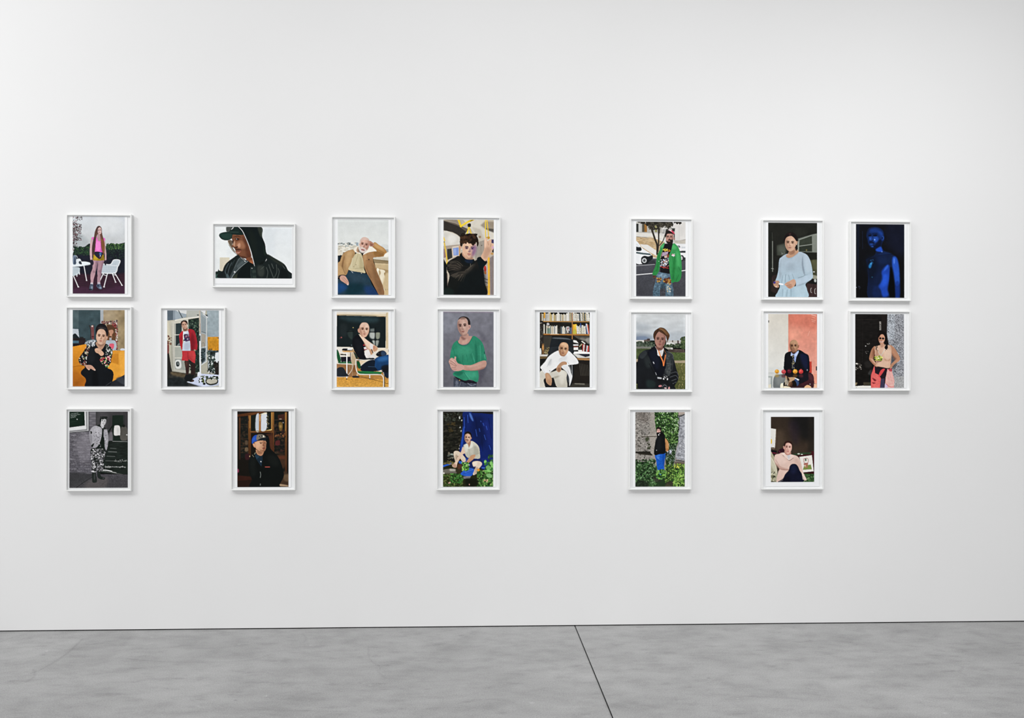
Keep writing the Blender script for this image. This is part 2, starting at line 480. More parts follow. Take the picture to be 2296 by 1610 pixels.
def pic_sofa(c):
    c.r('44575c', 215, 115, 700, 760, c2='3e4f55')
    c.r('57696d', 215, 115, 320, 440, c2='4c5f63')
    c.nz(215, 115, 700, 700, .05, 60)
    c.r('a5acb2', 690, 115, 742, 760, c2='989a9b')
    c.r('a18e72', 742, 115, 1110, 830, c2='93805f', d='h')
    c.nz(742, 115, 1110, 830, .06, 50)
    c.p('b3a182', '760 140 900 130 950 260 800 280', soft=40, a=.5)
    c.r('5f4230', 800, 370, 968, 660, c2='6e4c32')
    c.k('8d7569', '715 310 930 300 975 275 992 300 985 800 955 800 962 360 720 362')
    c.sp(715, 300, 985, 365, 46, 11, 'd9d2cc 8a3f3c 3b2c28 b9a79a 6a4a42')
    c.sp(955, 290, 988, 800, 60, 10, 'd9d4d0 9a4a44 5a4238 cbbcb0')
    c.sp(900, 340, 960, 410, 12, 12, 'a84848 7a3036')
    c.p('a8b1bb', '790 650 850 638 950 650 952 795 800 795'); c.p('d85c70', '845 700 882 690 925 700 920 760 895 785 850 740')
    c.r('9aa0a6', 845, 590, 885, 650); c.p('b98468', '835 470 900 455 915 500 890 540 890 590 848 590 850 530')
    c.e('4a3a30', 862, 575, 26, 12)
    c.p('7d4c4c', '530 400 575 385 582 560 578 620 545 620 535 500'); c.e('c9b8b0', 552, 395, 16, 14)
    c.ln('3d302c', '505 380 525 480 520 600', 12); c.e('5a2c30', 560, 575, 26, 12)
    c.k('b2bac2', '215 440 315 445 328 590 215 600'); c.p('20282c', '215 600 218 545 262 520 300 560 325 600')
    c.e('2c2f30', 370, 590, 36, 16)
    c.r('2a2324', 215, 600, 432, 642); c.r('49687a', 215, 642, 322, 695); c.r('262022', 215, 690, 430, 745); c.r('33282a', 322, 640, 440, 700)
    c.p('939da4', '425 690 460 650 560 625 612 640 600 700 500 740 440 720'); c.sp(440, 640, 600, 720, 36, 9, 'd5dade 5f6b74 3b444a b9c1c6')
    # sofa
    c.k('dc8c20', '215 745 450 700 470 900 400 1090 215 1105', c2='c87a1c')
    c.k('c87a1a', '215 1095 420 1070 460 1300 460 1432 215 1432', c2='b26216')
    c.ln('8a4a12', '215 1092 310 1075 390 1075', 7, a=.8)
    c.p('a85c16', '215 1180 330 1200 400 1320 330 1432 215 1432', soft=30, a=.4)
    c.k('d98e28', '870 808 1108 812 1108 1222 895 1345 810 1105 880 1010')
    c.p('e9a53a', '1010 860 1105 830 1105 1180 1030 1240 1020 1050', soft=14, a=.7)
    c.k('c57c1e', '880 870 1000 865 1000 1050 870 1010', soft=5, a=.8)
    c.p('e29a2c', '860 1020 1010 1060 1040 1180 950 1270 860 1110', soft=12, a=.7)
    c.k('2b2e34', '1108 1222 1108 1432 770 1432 888 1345'); c.p('44484f', '960 1300 1060 1260 1105 1330 1100 1400', soft=12, a=.8)
    c.p('c9ccd2', '1030 790 1060 770 1105 780 1105 805 1040 806')
    # figure
    c.p('171a1e', '620 660 540 690 470 725 400 830 318 960 350 1050 435 1085 365 1160 362 1215 430 1280 445 1330 445 1440 790 1440 890 1350 916 1210 880 1140 815 1105 850 1010 895 900 895 790 830 720 770 690')
    c.p('23272c', '480 800 560 760 600 900 560 1040 480 1000', soft=25, a=.7); c.p('0e1013', '560 1200 640 1180 650 1430 560 1430', soft=20, a=.8)
    c.clip('480 700 545 680 500 800 460 950 440 1080 350 1050 318 960 400 830')
    c.sp(320, 690, 540, 1070, 120, 8, '8d8f80 b9a98e 5f6a48 9a5a48 c9c9c4 2a3a30 7d3c38', 1.8)
    c.clip('790 720 895 790 895 900 840 1080 800 1105 690 1000 700 930 780 900')
    c.sp(690, 870, 895, 1100, 95, 9, 'b9c48a c94450 e6dccf 6f9a50 d98a90 29382c', 1.7)
    c.sp(780, 720, 895, 860, 45, 8, 'c9c9c4 6b7066 9aa39a 3a3f3a', 1.7)
    c.clip()
    c.sp(520, 665, 590, 740, 20, 12, 'c4c8cc 8d949a 5a6066', 1.6)
    c.p('b48a70', '640 660 770 660 775 700 720 790 680 790 615 700'); c.p('8a6450', '650 690 760 680 740 730 680 740', soft=10, a=.6)
    c.face(708, 575, 186, 268, 'cfa68c', '96694f', 6, -.1, 1, lip='a85a50', light='e2c0a8')
    c.p('c2937a', '792 560 818 555 815 600 798 630')
    c.p('1d1b1e', '610 520 612 430 650 370 710 348 780 375 812 440 825 500 812 570 795 560 780 490 740 445 690 440 645 470 622 540')
    c.p('4d4543', '640 430 700 405 790 430 760 450 690 440', soft=8, a=.7)
    c.p('cda184', '595 790 640 768 690 790 750 855 740 890 700 902 655 862 612 842'); c.ln('9a6d56', '610 810 650 820 660 850', 6, a=.7); c.ln('9a6d56', '600 835 640 835', 5, a=.7)
    c.p('c0927c', '430 1070 480 1058 545 1068 605 1135 592 1155 525 1122 500 1145 470 1130'); c.ln('8f6654', '480 1090 510 1120', 5, a=.8); c.e('ead9d0', 596, 1145, 10, 7); c.e('ead9d0', 494, 1138, 7, 6)
    c.ln('8a8d92', '785 1412 800 1400 880 1345', 5, a=.5)

def pic_street_mono(c):
    c.r('6f6c72', 157, 138, 640, 1215, c2='5f5d64')
    for i in range(26):
        y = 150 + i * 41
        c.ln('4b494e', [157, y + 8, 420, y + 4, 640, y], 4, a=.6)
        for j in range(4): c.r('8d8a90' if (i + j) % 2 else '636067', 157 + j * 120 + (i * 47) % 80, y + 8, 250 + j * 120 + (i * 47) % 80, y + 36, a=.35, soft=5)
    c.nz(157, 480, 640, 1215, .10, 14, 8)
    c.p('8f8b93', '330 560 520 560 540 900 380 1000 300 800', soft=60, a=.5)
    c.r('434244', 610, 138, 1162, 660, c2='3b3b3c')
    c.p('555356', '640 160 800 150 800 420 640 420', soft=40, a=.6)
    c.k('1d2a23', '895 205 1110 200 1110 640 890 640'); c.k('3c3a3d', '1080 138 1162 138 1162 660 1085 660', a=.7)
    c.ln('16201b', '820 500 905 375', 22); c.p('7a767b', '830 540 890 490 900 640 800 850 780 800', soft=10, a=.8)
    c.p('d4d3d0', '928 400 950 378 1010 380 1028 420 1030 535 1000 545 925 540'); c.e('a9a8a6', 992, 470, 10, 60, soft=10, a=.5)
    c.p('5a5853', '1040 430 1090 395 1145 430 1145 620 1035 615'); c.e('1a201c', 1088, 385, 26, 24); c.e('dddddd', 1142, 538, 12, 8)
    c.k('232a26', '800 640 1162 635 1162 1210 700 1190 740 960'); c.nz(700, 640, 1162, 1210, .12, 60, 12)
    for y, x0, x1, a in ((648, 900, 1150, .9), (768, 860, 960, .5), (825, 825, 970, .8), (900, 800, 940, .6), (980, 780, 1150, .55), (1080, 770, 1120, .8), (1085, 780, 1000, .5)):
        c.ln('8f9290', [x0, y, x1, y + 6], 9, a=a)
    c.sp(880, 960, 1140, 1000, 14, 7, 'a9aaa8', 1.5, a=.7); c.sp(770, 1070, 1110, 1095, 26, 7, 'a0a19f', 1.8, a=.7)
    c.ln('e9e9e6', '735 1140 800 1142 885 1160', 16); c.ln('c9c9c6', '890 1170 960 1185', 10, a=.8); c.ln('b9b9b6', '660 1165 740 1160 1080 1215', 6, a=.6)
    c.k('514f54', '157 1175 560 1205 1162 1215 1162 1450 157 1450', c2='4a494c'); c.nz(157, 1190, 1162, 1447, .10, 9, 7)
    c.p('3b3c3d', '157 1180 540 1215 520 1280 157 1420', soft=30, a=.5); c.p('6f6866', '480 1330 800 1260 760 1440 440 1440', soft=40, a=.5)
    c.ln('1f2220', '260 1450 400 1350 545 1262', 8); c.ln('3c3c3c', '700 1400 850 1280', 5, a=.6)
    # sign on the wall
    c.k('a9a9ab', '157 138 488 138 494 470 157 498'); c.ln('5a5a5c', '157 478 455 452 450 138', 9, straight=True); c.ln('3a3b3c', '492 138 496 472 157 502', 9, straight=True)
    c.k('d3d4d4', '157 138 436 138 452 436 157 466'); c.k('1a2b22', '157 138 416 138 426 378 157 414')
    for i in range(4): c.ln('c9d0cc', [180, 182 + i * 22, 310 - i * 14 + 50 * (i == 1), 165 + i * 22], 5, a=.75)
    c.e('eef0ee', 293, 272, 9, 9); c.ln('2f4438', '170 320 300 300', 4)
    # figure
    c.p('2a302d', '548 1180 612 1180 618 1240 630 1290 625 1345 560 1350 550 1300'); c.p('2a302d', '636 1165 690 1160 700 1240 762 1262 765 1295 720 1300 650 1270')
    c.e('56595a', 590, 1250, 10, 60, soft=6, a=.7); c.e('6a6c6c', 742, 1275, 14, 8, soft=3, a=.7)
    c.p('4a4a4c', '545 765 780 770 785 820 762 930 745 1060 735 1130 700 1150 640 1160 630 1090 615 1170 540 1165 545 1050 525 920')
    c.clip('545 765 780 770 785 820 762 930 745 1060 735 1130 700 1150 640 1160 630 1090 615 1170 540 1165 545 1050 525 920')
    c.sp(525, 770, 785, 1170, 170, 13, '2a2f2c 6d6c70 3a3c3b 1f2522 77767a', 1.6)
    c.sp(525, 770, 785, 1170, 80, 8, 'b9b8bb d3d2d4 9a999c 8a898c', 2.2)
    c.clip()
    c.ln('c4c3c6', '535 1160 575 1172 615 1165', 10); c.ln('1c211e', '640 930 632 1090', 10, a=.6)
    c.k('1b241f', '690 400 760 410 770 600 775 775 600 775 640 600')
    c.p('a8a6ac', '640 385 560 400 512 470 505 560 515 650 540 720 580 760 640 735 690 640 715 520 712 430', c2='9c9aa0')
    c.p('9a989e', '755 430 800 450 822 520 825 640 812 740 790 800 765 740 758 600 745 560')
    c.p('7c7a80', '515 520 545 560 540 690 520 650', soft=10, a=.7); c.p('c0bec4', '600 420 680 430 690 520 620 560', soft=30, a=.5)
    c.sp(560, 400, 700, 740, 50, 5, '8a888e 77757b c4c2c8', 2); c.sp(765, 450, 815, 740, 24, 5, '77757b c4c2c8', 2)
    c.e('262a28', 615, 497, 7, 7); c.e('262a28', 662, 505, 7, 7); c.e('262a28', 684, 562, 7, 7); c.e('262a28', 630, 685, 7, 7); c.e('262a28', 660, 636, 6, 6)
    c.p('1f2522', '530 725 560 690 585 680 560 745'); c.p('1f2522', '520 470 548 490 540 520 525 520')
    c.p('2a2e2c', '630 382 690 360 712 420 690 405'); c.p('2a2e2c', '745 400 785 425 780 445 745 440')
    c.p('b4b3b6', '690 360 750 380 740 420 715 420')
    c.face(742, 308, 96, 150, 'c9c8ca', '7f7e80', 10, .1, 1, eye='1f2321', lip='5a595b')
    c.p('232826', '682 320 680 265 710 235 760 225 800 255 805 300 795 310 785 270 750 256 712 268 700 330'); c.sp(684, 232, 800, 268, 26, 12, '1f2422 343836')

def pic_conservatory(c):
    c.r('aaa898', 230, 122, 1118, 1432)
    c.r('b9b5a4', 230, 280, 600, 1200, c2='9d9c8e'); c.k('5d6a74', '230 122 360 122 350 290 235 300'); c.k('85919a', '330 122 370 122 370 290 330 290')
    c.k('97a3ab', '365 122 565 122 560 240 370 285'); c.k('d3d5d4', '370 122 565 122 562 190 440 160'); c.ln('4b5558', '425 125 490 250', 14)
    c.k('aeb0a8', '565 122 780 122 780 240 580 265'); c.ln('dedbd0', '370 295 560 262 775 238', 20)
    c.r('96a4aa', 915, 122, 1118, 820, c2='8c9aa0'); c.nz(915, 122, 1118, 700, .03, 30)
    c.p('d9cdae', '230 360 270 380 290 640 270 1000 240 1000', soft=18, a=.5)
    c.k('2a3732', '590 282 775 248 785 1190 700 1200 590 1000')
    c.sp(595, 290, 780, 1150, 240, 10, '34463c 1e2b28 4a5f4e 172220 5d7060 25332e', 2)
    # left door with panes
    c.k('c5c2b4', '300 320 590 270 598 470 470 500 480 1000 565 1210 340 1160', c2='b1b0a5')
    c.k('364244', '362 352 480 340 480 535 362 540'); c.k('2d393b', '362 552 470 548 480 735 362 735')
    c.ln('d4d2c6', '372 345 372 740', 9); c.ln('d4d2c6', '355 545 450 540', 9); c.ln('d4d2c6', '355 745 480 742', 9)
    c.ln('c9cfd0', '405 730 440 690', 6); c.ln('c9cfd0', '425 732 450 705', 5)
    c.k('a3a69c', '365 755 480 752 480 930 365 935'); c.ln('d3d1c6', '362 938 480 942', 9); c.k('999d95', '365 955 500 950 550 1150 365 1130')
    c.p('d2d4d0', '375 990 460 985 468 1110 380 1115'); c.p('2b3536', '388 1012 435 1010 436 1080 392 1082'); c.p('9aa3a2', '405 1020 428 1020 428 1060 410 1060', a=.7)
    c.ln('8d8c80', '310 330 320 1150', 6, a=.6)
    # plants at left edge
    c.k('2b2a28', '230 850 262 850 300 1100 320 1180 290 1432 230 1432'); c.p('7d3f3c', '230 660 262 680 260 850 230 850', soft=6); c.sp(230, 560, 300, 720, 22, 8, '8d6a50 5f4a3c b9a58a 6a3a38', 2)
    # floor
    c.k('3a3a36', '300 1170 560 1205 800 1200 820 1432 230 1432 240 1300'); c.p('6b5c44', '300 1180 540 1215 520 1270 330 1240', soft=16, a=.8)
    c.k('252a2b', '230 1290 430 1270 560 1330 620 1432 230 1432', soft=16); c.nz(230, 1190, 800, 1432, .12, 30)
    # right open door
    c.k('9aa3a6', '800 130 905 240 900 1000 820 1060 800 500'); c.k('8d989c', '815 200 895 270 890 510 820 490'); c.k('a39684', '815 520 890 540 885 750 815 760', a=.8)
    c.k('4c5a60', '815 780 890 770 880 990 820 1040'); c.sp(815, 790, 885, 1000, 30, 12, '2b3638 6f7d80 3d4a4c', 1.8)
    c.ln('c9cfd2', '905 240 902 1000', 10); c.ln('d6dadb', '820 760 900 745', 9); c.ln('d6dadb', '820 1060 905 1000', 12); c.ln('3d464a', '820 490 895 512', 7)
    c.k('b9ad9c', '778 125 800 130 806 500 790 560 780 500'); c.ln('dde2e6', '792 540 798 1190', 24); c.r('2b3436', 782, 555, 800, 650)
    c.k('d9dadb', '800 128 890 128 880 190'); c.k('3a4346', '868 200 925 195 920 230 880 225'); c.ln('e0e2e3', '845 180 925 245', 12)
    c.ln('8f5a54', '797 350 797 520', 5, a=.7); c.p('262e2e', '735 195 775 200 760 215'); c.ln('5a6264', '830 780 830 690 860 685 865 780', 6)
    # orange panel, pots
    c.k('cf8e22', '922 580 1118 575 1115 815 928 805', c2='bd7e1c'); c.nz(925, 578, 1115, 812, .05, 20); c.ln('8f6414', '925 805 1112 815', 6)
    c.r('27302e', 955, 780, 970, 815); c.r('27302e', 988, 778, 1000, 812); c.r('27302e', 1085, 805, 1105, 850); c.e('27302e', 1105, 598, 12, 10)
    c.k('3c484a', '925 815 1110 820 1116 1250 925 1150'); c.k('d4d9dc', '1060 850 1116 840 1116 1040 1030 1030'); c.k('cdd4d6', '925 860 950 1000 980 1110 935 1110', a=.8)
    c.p('2a2522', '1040 1040 1116 1040 1116 1230 1060 1255 1030 1220'); c.sp(930, 830, 1040, 1200, 60, 14, '2c3632 5a665e 1e2624 c4ccca 42504a', 1.8); c.sp(940, 1130, 1010, 1210, 20, 9, 'dfe4e4 1d2422', 1.4)
    c.sp(1040, 1010, 1116, 1100, 22, 14, '26221f 3d3631 1c1a18', 1.5)
    # table
    c.k('c3cbe2', '565 1355 770 1250 800 1210 1118 1230 1118 1380 880 1432 850 1432'); c.k('a8b4d4', '565 1358 850 1432 880 1432 1118 1385 1118 1410 900 1440 820 1440', a=.8)
    c.p('dde2ef', '760 1185 808 1190 812 1255 750 1260'); c.ln('97a3c4', '650 1320 800 1240', 6, a=.7)
    c.p('4a3b36', '610 1330 640 1308 688 1318 685 1345 630 1355'); c.e('1e2430', 865, 1383, 24, 20)
    c.p('2a2d2a', '885 1330 920 1290 1060 1290 1108 1330 1080 1385 980 1410 905 1385'); c.p('b3afa0', '905 1335 940 1300 1050 1300 1090 1330 1060 1370 970 1385 915 1365')
    c.sp(815, 1255, 1110, 1300, 60, 11, '26302c e4e8ea 4a5a4c 1c2422 7a8478', 1.5); c.sp(780, 1290, 880, 1360, 26, 11, '2c342e 5d6a3c 20241f dfe3ea', 1.5)
    # figure
    c.p('3c2a28', '530 990 605 990 610 1080 600 1200 560 1240 545 1120'); c.p('332625', '640 1000 710 1030 715 1120 700 1240 640 1240 635 1100'); c.k('1c2022', '545 1230 700 1230 640 1350 560 1340 520 1300')
    c.p('5a3d34', '540 1000 570 1000 575 1080 560 1110', soft=8, a=.7)
    c.k('c2383e', '485 820 700 810 720 900 705 1035 660 1010 600 960 590 990 478 985 490 900'); c.p('d84a4a', '600 840 690 830 700 960 650 960', soft=20, a=.6); c.ln('82252b', '585 850 592 985', 8, a=.7)
    c.k('c3cad8', '495 485 590 470 640 560 632 818 490 818 500 700 520 640'); c.p('e4e8ee', '510 490 560 490 530 600 505 620', soft=10, a=.8); c.p('97a2b8', '540 680 620 690 600 800 520 790', soft=18, a=.5)
    c.k('5d4a62', '515 540 612 525 622 645 548 662 520 600'); c.sp(515, 535, 620, 655, 40, 10, 'a04a58 2c3450 c9c3d0 4a3a6a 1d2234')
    c.p('b02a36', '600 445 680 460 715 520 738 620 750 720 740 800 690 795 640 800 628 700 612 560 590 470', c2='a82a34'); c.p('7d1f2a', '640 520 690 560 700 780 640 780', soft=18, a=.7)
    c.p('c82c38', '500 475 440 540 440 600 460 740 485 810 495 700 500 560'); c.p('8f202c', '455 600 480 560 480 760 465 700', soft=8, a=.6)
    c.p('b58a74', '520 430 580 430 590 470 540 485 505 480'); c.p('a87c66', '690 800 715 795 712 825 690 815')
    c.face(525, 378, 96, 150, 'c99e86', '86604e', -12, .15, -1, lip='9a5a50')
    c.p('6a4c3e', '495 420 520 440 560 435 575 395 580 440 545 480 510 465', soft=6, a=.7)
    c.p('3d2b24', '465 360 468 320 510 295 560 300 582 340 575 380 560 345 520 318 490 335 480 380')

def pic_hood(c):
    c.r('dde2e5', 165, 180, 1800, 1278, c2='e3e6e5'); c.r('eceeec', 165, 180, 420, 860, soft=30, a=.5); c.r('d3d9dd', 1190, 190, 1430, 800, soft=60, a=.7)
    c.r('c9c0a8', 268, 830, 470, 1130)
    for i in range(8): c.ln('dcd6c6', [280 + i * 24, 832, 280 + i * 24, 1120], 8, a=.8)
    c.k('20302c', '172 1135 225 1125 235 1075 250 1110 330 1130 330 1278 172 1278'); c.k('3f5c55', '172 1195 300 1190 290 1278 172 1278')
    # hood far edge and hair behind the visor
    c.p('4f5450', '412 180 540 180 500 270 415 280 400 230', soft=6)
    c.p('6d5c4c', '440 470 520 470 540 620 600 720 560 700 500 610 450 540', soft=6); c.ln('d9cdbd', '430 480 520 660 650 790', 8); c.ln('26302c', '455 560 540 690 640 780', 7)
    # face
    c.p('7d4f38', '520 330 780 300 850 480 900 660 930 800 870 850 780 840 700 815 640 770 600 720 610 690 590 660 560 620 522 600 540 540 530 470')
    c.p('5d3526', '740 340 820 460 900 700 930 830 850 840 810 700 790 560', soft=30, a=.8)
    c.p('a56f50', '600 520 720 470 800 560 790 640 700 640 620 610', soft=30, a=.8)
    c.p('d9a588', '640 560 690 520 700 600 660 620', soft=14, a=.6); c.p('c79a7c', '540 540 580 470 590 560 575 600', soft=12, a=.8)
    c.p('3f241b', '530 590 580 615 640 590 640 620 580 635', soft=6, a=.9); c.p('5d3625', '600 420 650 410 700 440 640 480 600 460', soft=12, a=.7)
    c.e('1f1512', 635, 437, 34, 18, 8, soft=3); c.e('e6d8d0', 622, 437, 8, 8); c.p('3d2419', '540 400 640 385 720 400 640 370', soft=5)
    c.p('2b1a15', '525 470 560 470 545 540 528 520', soft=6, a=.7)
    c.p('4b2c22', '590 655 640 640 720 660 700 690 640 680 600 690', soft=4, a=.8); c.p('a4624e', '600 690 650 690 715 680 690 730 640 750 605 725'); c.ln('3b1f19', '600 700 640 712 710 690', 7)
    c.p('c99a8a', '615 725 660 720 690 722 650 745', soft=4, a=.7); c.p('4a2c21', '640 770 720 800 860 840 760 850 680 810', soft=14, a=.9)
    c.p('7d4a32', '820 850 940 830 975 960 930 980 870 930'); c.p('b06a44', '890 900 950 890 965 960 920 960', soft=8, a=.7)
    # cap
    c.p('1b2c29', '470 270 530 180 680 180 760 300 760 345 640 350 540 345 520 420 440 465 360 462 290 430 250 360 290 310 400 285')
    c.p('2c4740', '262 360 300 325 420 310 520 330 510 420 430 452 340 440', soft=10, a=.8); c.ln('40564f', '255 370 300 312 420 288 540 290 660 292', 8)
    c.k('ece8ec', '545 182 572 182 515 238 500 240'); c.k('15201e', '560 182 590 182 545 240', a=.5)
    # hood and jacket
    c.p('111b1c', '665 172 1130 172 1160 380 1220 540 1240 700 1270 800 1180 960 1000 985 960 850 900 640 830 480 760 330', c2='141e1e')
    c.p('3d4238', '1060 182 1128 182 1155 380 1120 370', soft=10, a=.8); c.ln('8d9884', '1140 190 1160 380', 7, a=.6); c.p('223029', '1180 560 1235 700 1240 780 1200 760', soft=14, a=.8)
    c.p('1b2420', '880 300 960 280 1040 520 1030 820 960 780', soft=50, a=.8)
    c.p('1c2424', '650 775 560 830 440 920 370 1000 330 1110 300 1278 1755 1278 1700 1090 1620 960 1440 850 1260 755 1240 900 1000 985 860 900 720 840')
    c.k('0e1616', '840 905 990 975 930 1278 600 1278 720 1060'); c.k('0c1212', '1090 990 1140 920 1220 900 1180 960', a=.8)
    c.k('414a4c', '650 860 720 830 855 905 640 1100 520 1278 460 1278 560 1060'); c.ln('9aa3a4', '860 908 700 1040 560 1190 510 1278', 8); c.ln('7d8788', '690 835 620 950 580 1050', 6, a=.7); c.k('5a6466', '620 1010 740 900 800 910 650 1080', soft=14, a=.6)
    c.k('373c30', '560 1230 640 1160 630 1278 530 1278', soft=5)
    c.ln('4a585c', '450 960 400 1060 380 1140 410 1200', 22, a=.8); c.ln('6b7b80', '520 940 470 1040 430 1200', 12, a=.6); c.ln('3f4c50', '580 880 520 1000', 12, a=.7); c.p('5a6c70', '395 1210 440 1190 470 1270 420 1278', soft=10, a=.8)
    c.k('242f2e', '920 1030 1020 1020 1040 1278 930 1278'); c.ln('5d6866', '920 1040 915 1160 930 1278', 7, a=.7); c.k('38443f', '950 1100 1020 1090 1030 1150 955 1160', soft=6, a=.8); c.k('38443f', '960 1220 1030 1215 1035 1270 960 1270', soft=6, a=.8)
    c.p('3c423e', '1060 1020 1180 1010 1210 1130 1180 1230 1080 1210', soft=25, a=.9); c.ln('5f6660', '1130 1080 1200 1020', 10, a=.7)
    for q in ('1300 980 1340 1100 1400 1260', '1260 1260 1280 1140 1250 1040', '1420 1250 1470 1130 1460 980', '1480 1278 1520 1140 1500 1060', '1360 960 1400 1060', '1560 950 1640 1060'):
        c.ln('59605c', q, 14, a=.75)
    c.p('2f352f', '1300 800 1480 880 1620 980 1560 1000 1400 900', soft=20, a=.9); c.ln('7d8578', '1265 760 1440 850 1620 965', 7, a=.6); c.p('0f1515', '1560 1060 1660 1100 1720 1278 1540 1278', soft=20, a=.8)
    c.ln('e4e2e6', '660 175 740 260 800 380 860 520 920 690 960 850 990 970', 13); c.e('f4f4f2', 798, 910, 11, 11); c.e('dfe1e0', 578, 1140, 18, 18); c.e('8b8f8c', 578, 1142, 9, 9); c.e('c9ccc4', 945, 1060, 9, 9); c.ln('d6d6d2', '990 975 1000 1010', 9)
    c.ln('e6d8cc', '716 840 800 905', 5)

def pic_cap_library(c):
    c.r('211b17', 208, 133, 1088, 1433, c2='17140f')
    c.k('5d371e', '208 190 420 160 640 140 700 150 440 205 208 230'); c.p('6d4426', '380 175 560 150 660 150 480 190', soft=12, a=.7)
    c.k('1b1e1a', '262 240 400 225 400 930 262 930'); c.k('1a1f1a', '440 205 790 150 790 470 440 480'); c.k('181a17', '835 150 1025 150 1025 1200 835 860')
    for x0, x1, y0, y1, a, b in ((240, 266, 240, 960, '5a3a24', '33231a'), (396, 440, 205, 900, '8a5a2c', '4a2d1b'), (785, 836, 150, 860, '94642f', '5d3620'), (1020, 1055, 150, 1200, '8a5c30', '4a2d1b')):
        c.r(a, x0, y0, x1, y1, c2=b)
    c.ln('c99a52', '428 215 426 420', 8, a=.8); c.ln('c2904a', '796 160 796 440', 12, a=.85); c.ln('b9873f', '1030 165 1028 470', 8, a=.8)
    c.k('6d4526', '425 480 800 455 800 500 425 505'); c.ln('9a6a3a', '430 482 790 455', 7)
    c.k('4a2c1e', '700 530 820 500 830 860 770 840 740 640', a=.9); c.k('5d3625', '745 560 815 540 820 840 790 830', soft=8, a=.8)
    # window reflection
    c.p('c2c6cc', '535 195 580 190 582 465 525 468 520 300', soft=6); c.p('d0d4da', '620 190 712 178 705 440 612 465 612 300', soft=5); c.k('a8703a', '575 190 612 180 612 465 575 468'); c.ln('e0b878', '592 190 596 300', 9, a=.8)
    c.p('e8dcc0', '610 180 700 155 712 175 620 190', soft=4); c.p('e6c878', '700 462 790 440 780 462 640 470', soft=6, a=.9); c.p('8a7440', '540 465 600 470 600 480 540 478', soft=4)
    c.sp(712, 190, 745, 440, 26, 9, '5a5444 3a3a30 857a5c', 1.3); c.p('aeb8c0', '530 300 570 280 572 420 530 440', soft=14, a=.6)
    # shelves and objects
    for y in (352, 520, 600, 715, 835): c.ln('4d3a2b', [265, y + 8, 400, y], 8, a=.8)
    for y in (285, 480, 575, 715, 855): c.ln('55402f', [838, y, 1025, y - 6], 8, a=.8)
    c.sp(270, 260, 395, 920, 70, 14, '2c2620 40342a 2a2621 4d3d2c 35281f', 1.4, a=.6); c.sp(840, 290, 1020, 840, 80, 15, '32261f 47302a 2a2420 3f2822 4f3f30', 1.5, a=.6)
    c.k('4b2a22', '900 200 1015 180 1015 275 905 285', a=.9); c.p('7d6030', '915 330 970 325 985 400 960 470 925 450', soft=6, a=.9); c.e('b08a48', 945, 395, 20, 26, soft=8, a=.8); c.e('a08a80', 945, 268, 24, 7); c.e('8a8682', 990, 330, 12, 10)
    c.sp(855, 520, 1015, 570, 16, 14, '7d4f30 5a3a28 8a5c3c', 1); c.p('5d2c2c', '860 650 930 630 930 710 860 715', soft=6); c.p('5a4a3a', '345 640 385 640 390 700 345 705', soft=5); c.p('6d5a44', '340 760 390 755 392 815 345 820', soft=5); c.p('3c2024', '345 870 420 865 420 950 350 960', soft=8)
    c.e('8d3a58', 220, 1150, 20, 34, soft=6); c.k('3d2018', '208 1230 440 1250 460 1310 208 1330', soft=10); c.k('2a1a14', '208 1330 500 1320 480 1433 208 1433', soft=10)
    c.p('4a382a', '950 1200 1088 1180 1088 1433 920 1433', soft=14); c.p('7a6248', '1000 1230 1080 1220 1080 1330 1010 1320', soft=16, a=.7); c.p('b99a78', '940 1380 1060 1400 1088 1420 930 1410', soft=8, a=.9); c.p('593a28', '880 900 1020 880 1040 1040 960 1120', soft=14, a=.7); c.p('6d3a28', '900 910 1010 900 1010 950 930 950', soft=8, a=.7)
    c.k('17140f', '1055 133 1088 133 1088 1200 1055 1200', a=.7)
    # figure
    c.p('0f1312', '690 560 750 590 770 760 860 860 930 960 985 1120 1000 1250 930 1390 920 1440 440 1440 460 1300 420 1200 400 1030 430 930 480 860 540 840 660 830')
    c.p('1b1f1d', '440 930 520 960 520 1200 470 1260 430 1120', soft=30, a=.8); c.p('1c201e', '720 900 860 900 920 1060 800 1060', soft=40, a=.8)
    c.k('1f2f3c', '520 850 560 880 600 900 640 890 640 960 620 1080 590 1040 530 950'); c.k('2b4152', '525 860 590 910 540 955 510 900'); c.ln('d9c9a0', '520 840 500 870', 6); c.ln('b9ad90', '465 880 490 915', 5)
    c.e('e6e6e0', 612, 996, 10, 10); c.ln('c9584c', '685 1088 760 1088', 11); c.ln('9aa09c', '600 1170 608 1220 600 1270', 8, a=.8); c.ln('8a8f8c', '602 1375 600 1400', 8); c.e('b9a070', 422, 905, 8, 12)
    c.p('b98462', '525 790 600 830 660 820 640 880 600 895 545 865'); c.p('8a5c42', '540 810 640 835 620 870 570 860', soft=10, a=.6)
    c.p('c69370', '500 650 560 640 690 640 700 720 690 790 650 830 610 830 560 800 520 760 510 700'); c.p('8a583f', '640 650 695 650 698 740 680 810 640 830 655 740', soft=12, a=.7); c.p('dcae8c', '520 670 590 660 600 740 550 760', soft=18, a=.7)
    c.p('c58a68', '472 690 495 680 515 720 510 755 485 735'); c.p('e0b090', '485 700 500 700 505 735', soft=4, a=.8)
    c.e('3d261c', 612, 682, 18, 7, soft=2); c.e('3d261c', 680, 680, 12, 6, soft=2); c.ln('5d3a2a', '590 668 615 662 640 668', 6); c.p('8a553c', '650 680 672 725 640 730 645 700', soft=6, a=.8); c.p('8a4a3c', '630 765 660 755 690 765 660 780', soft=3); c.p('7d5038', '600 790 660 800 680 790 640 832 600 825', soft=8, a=.5)
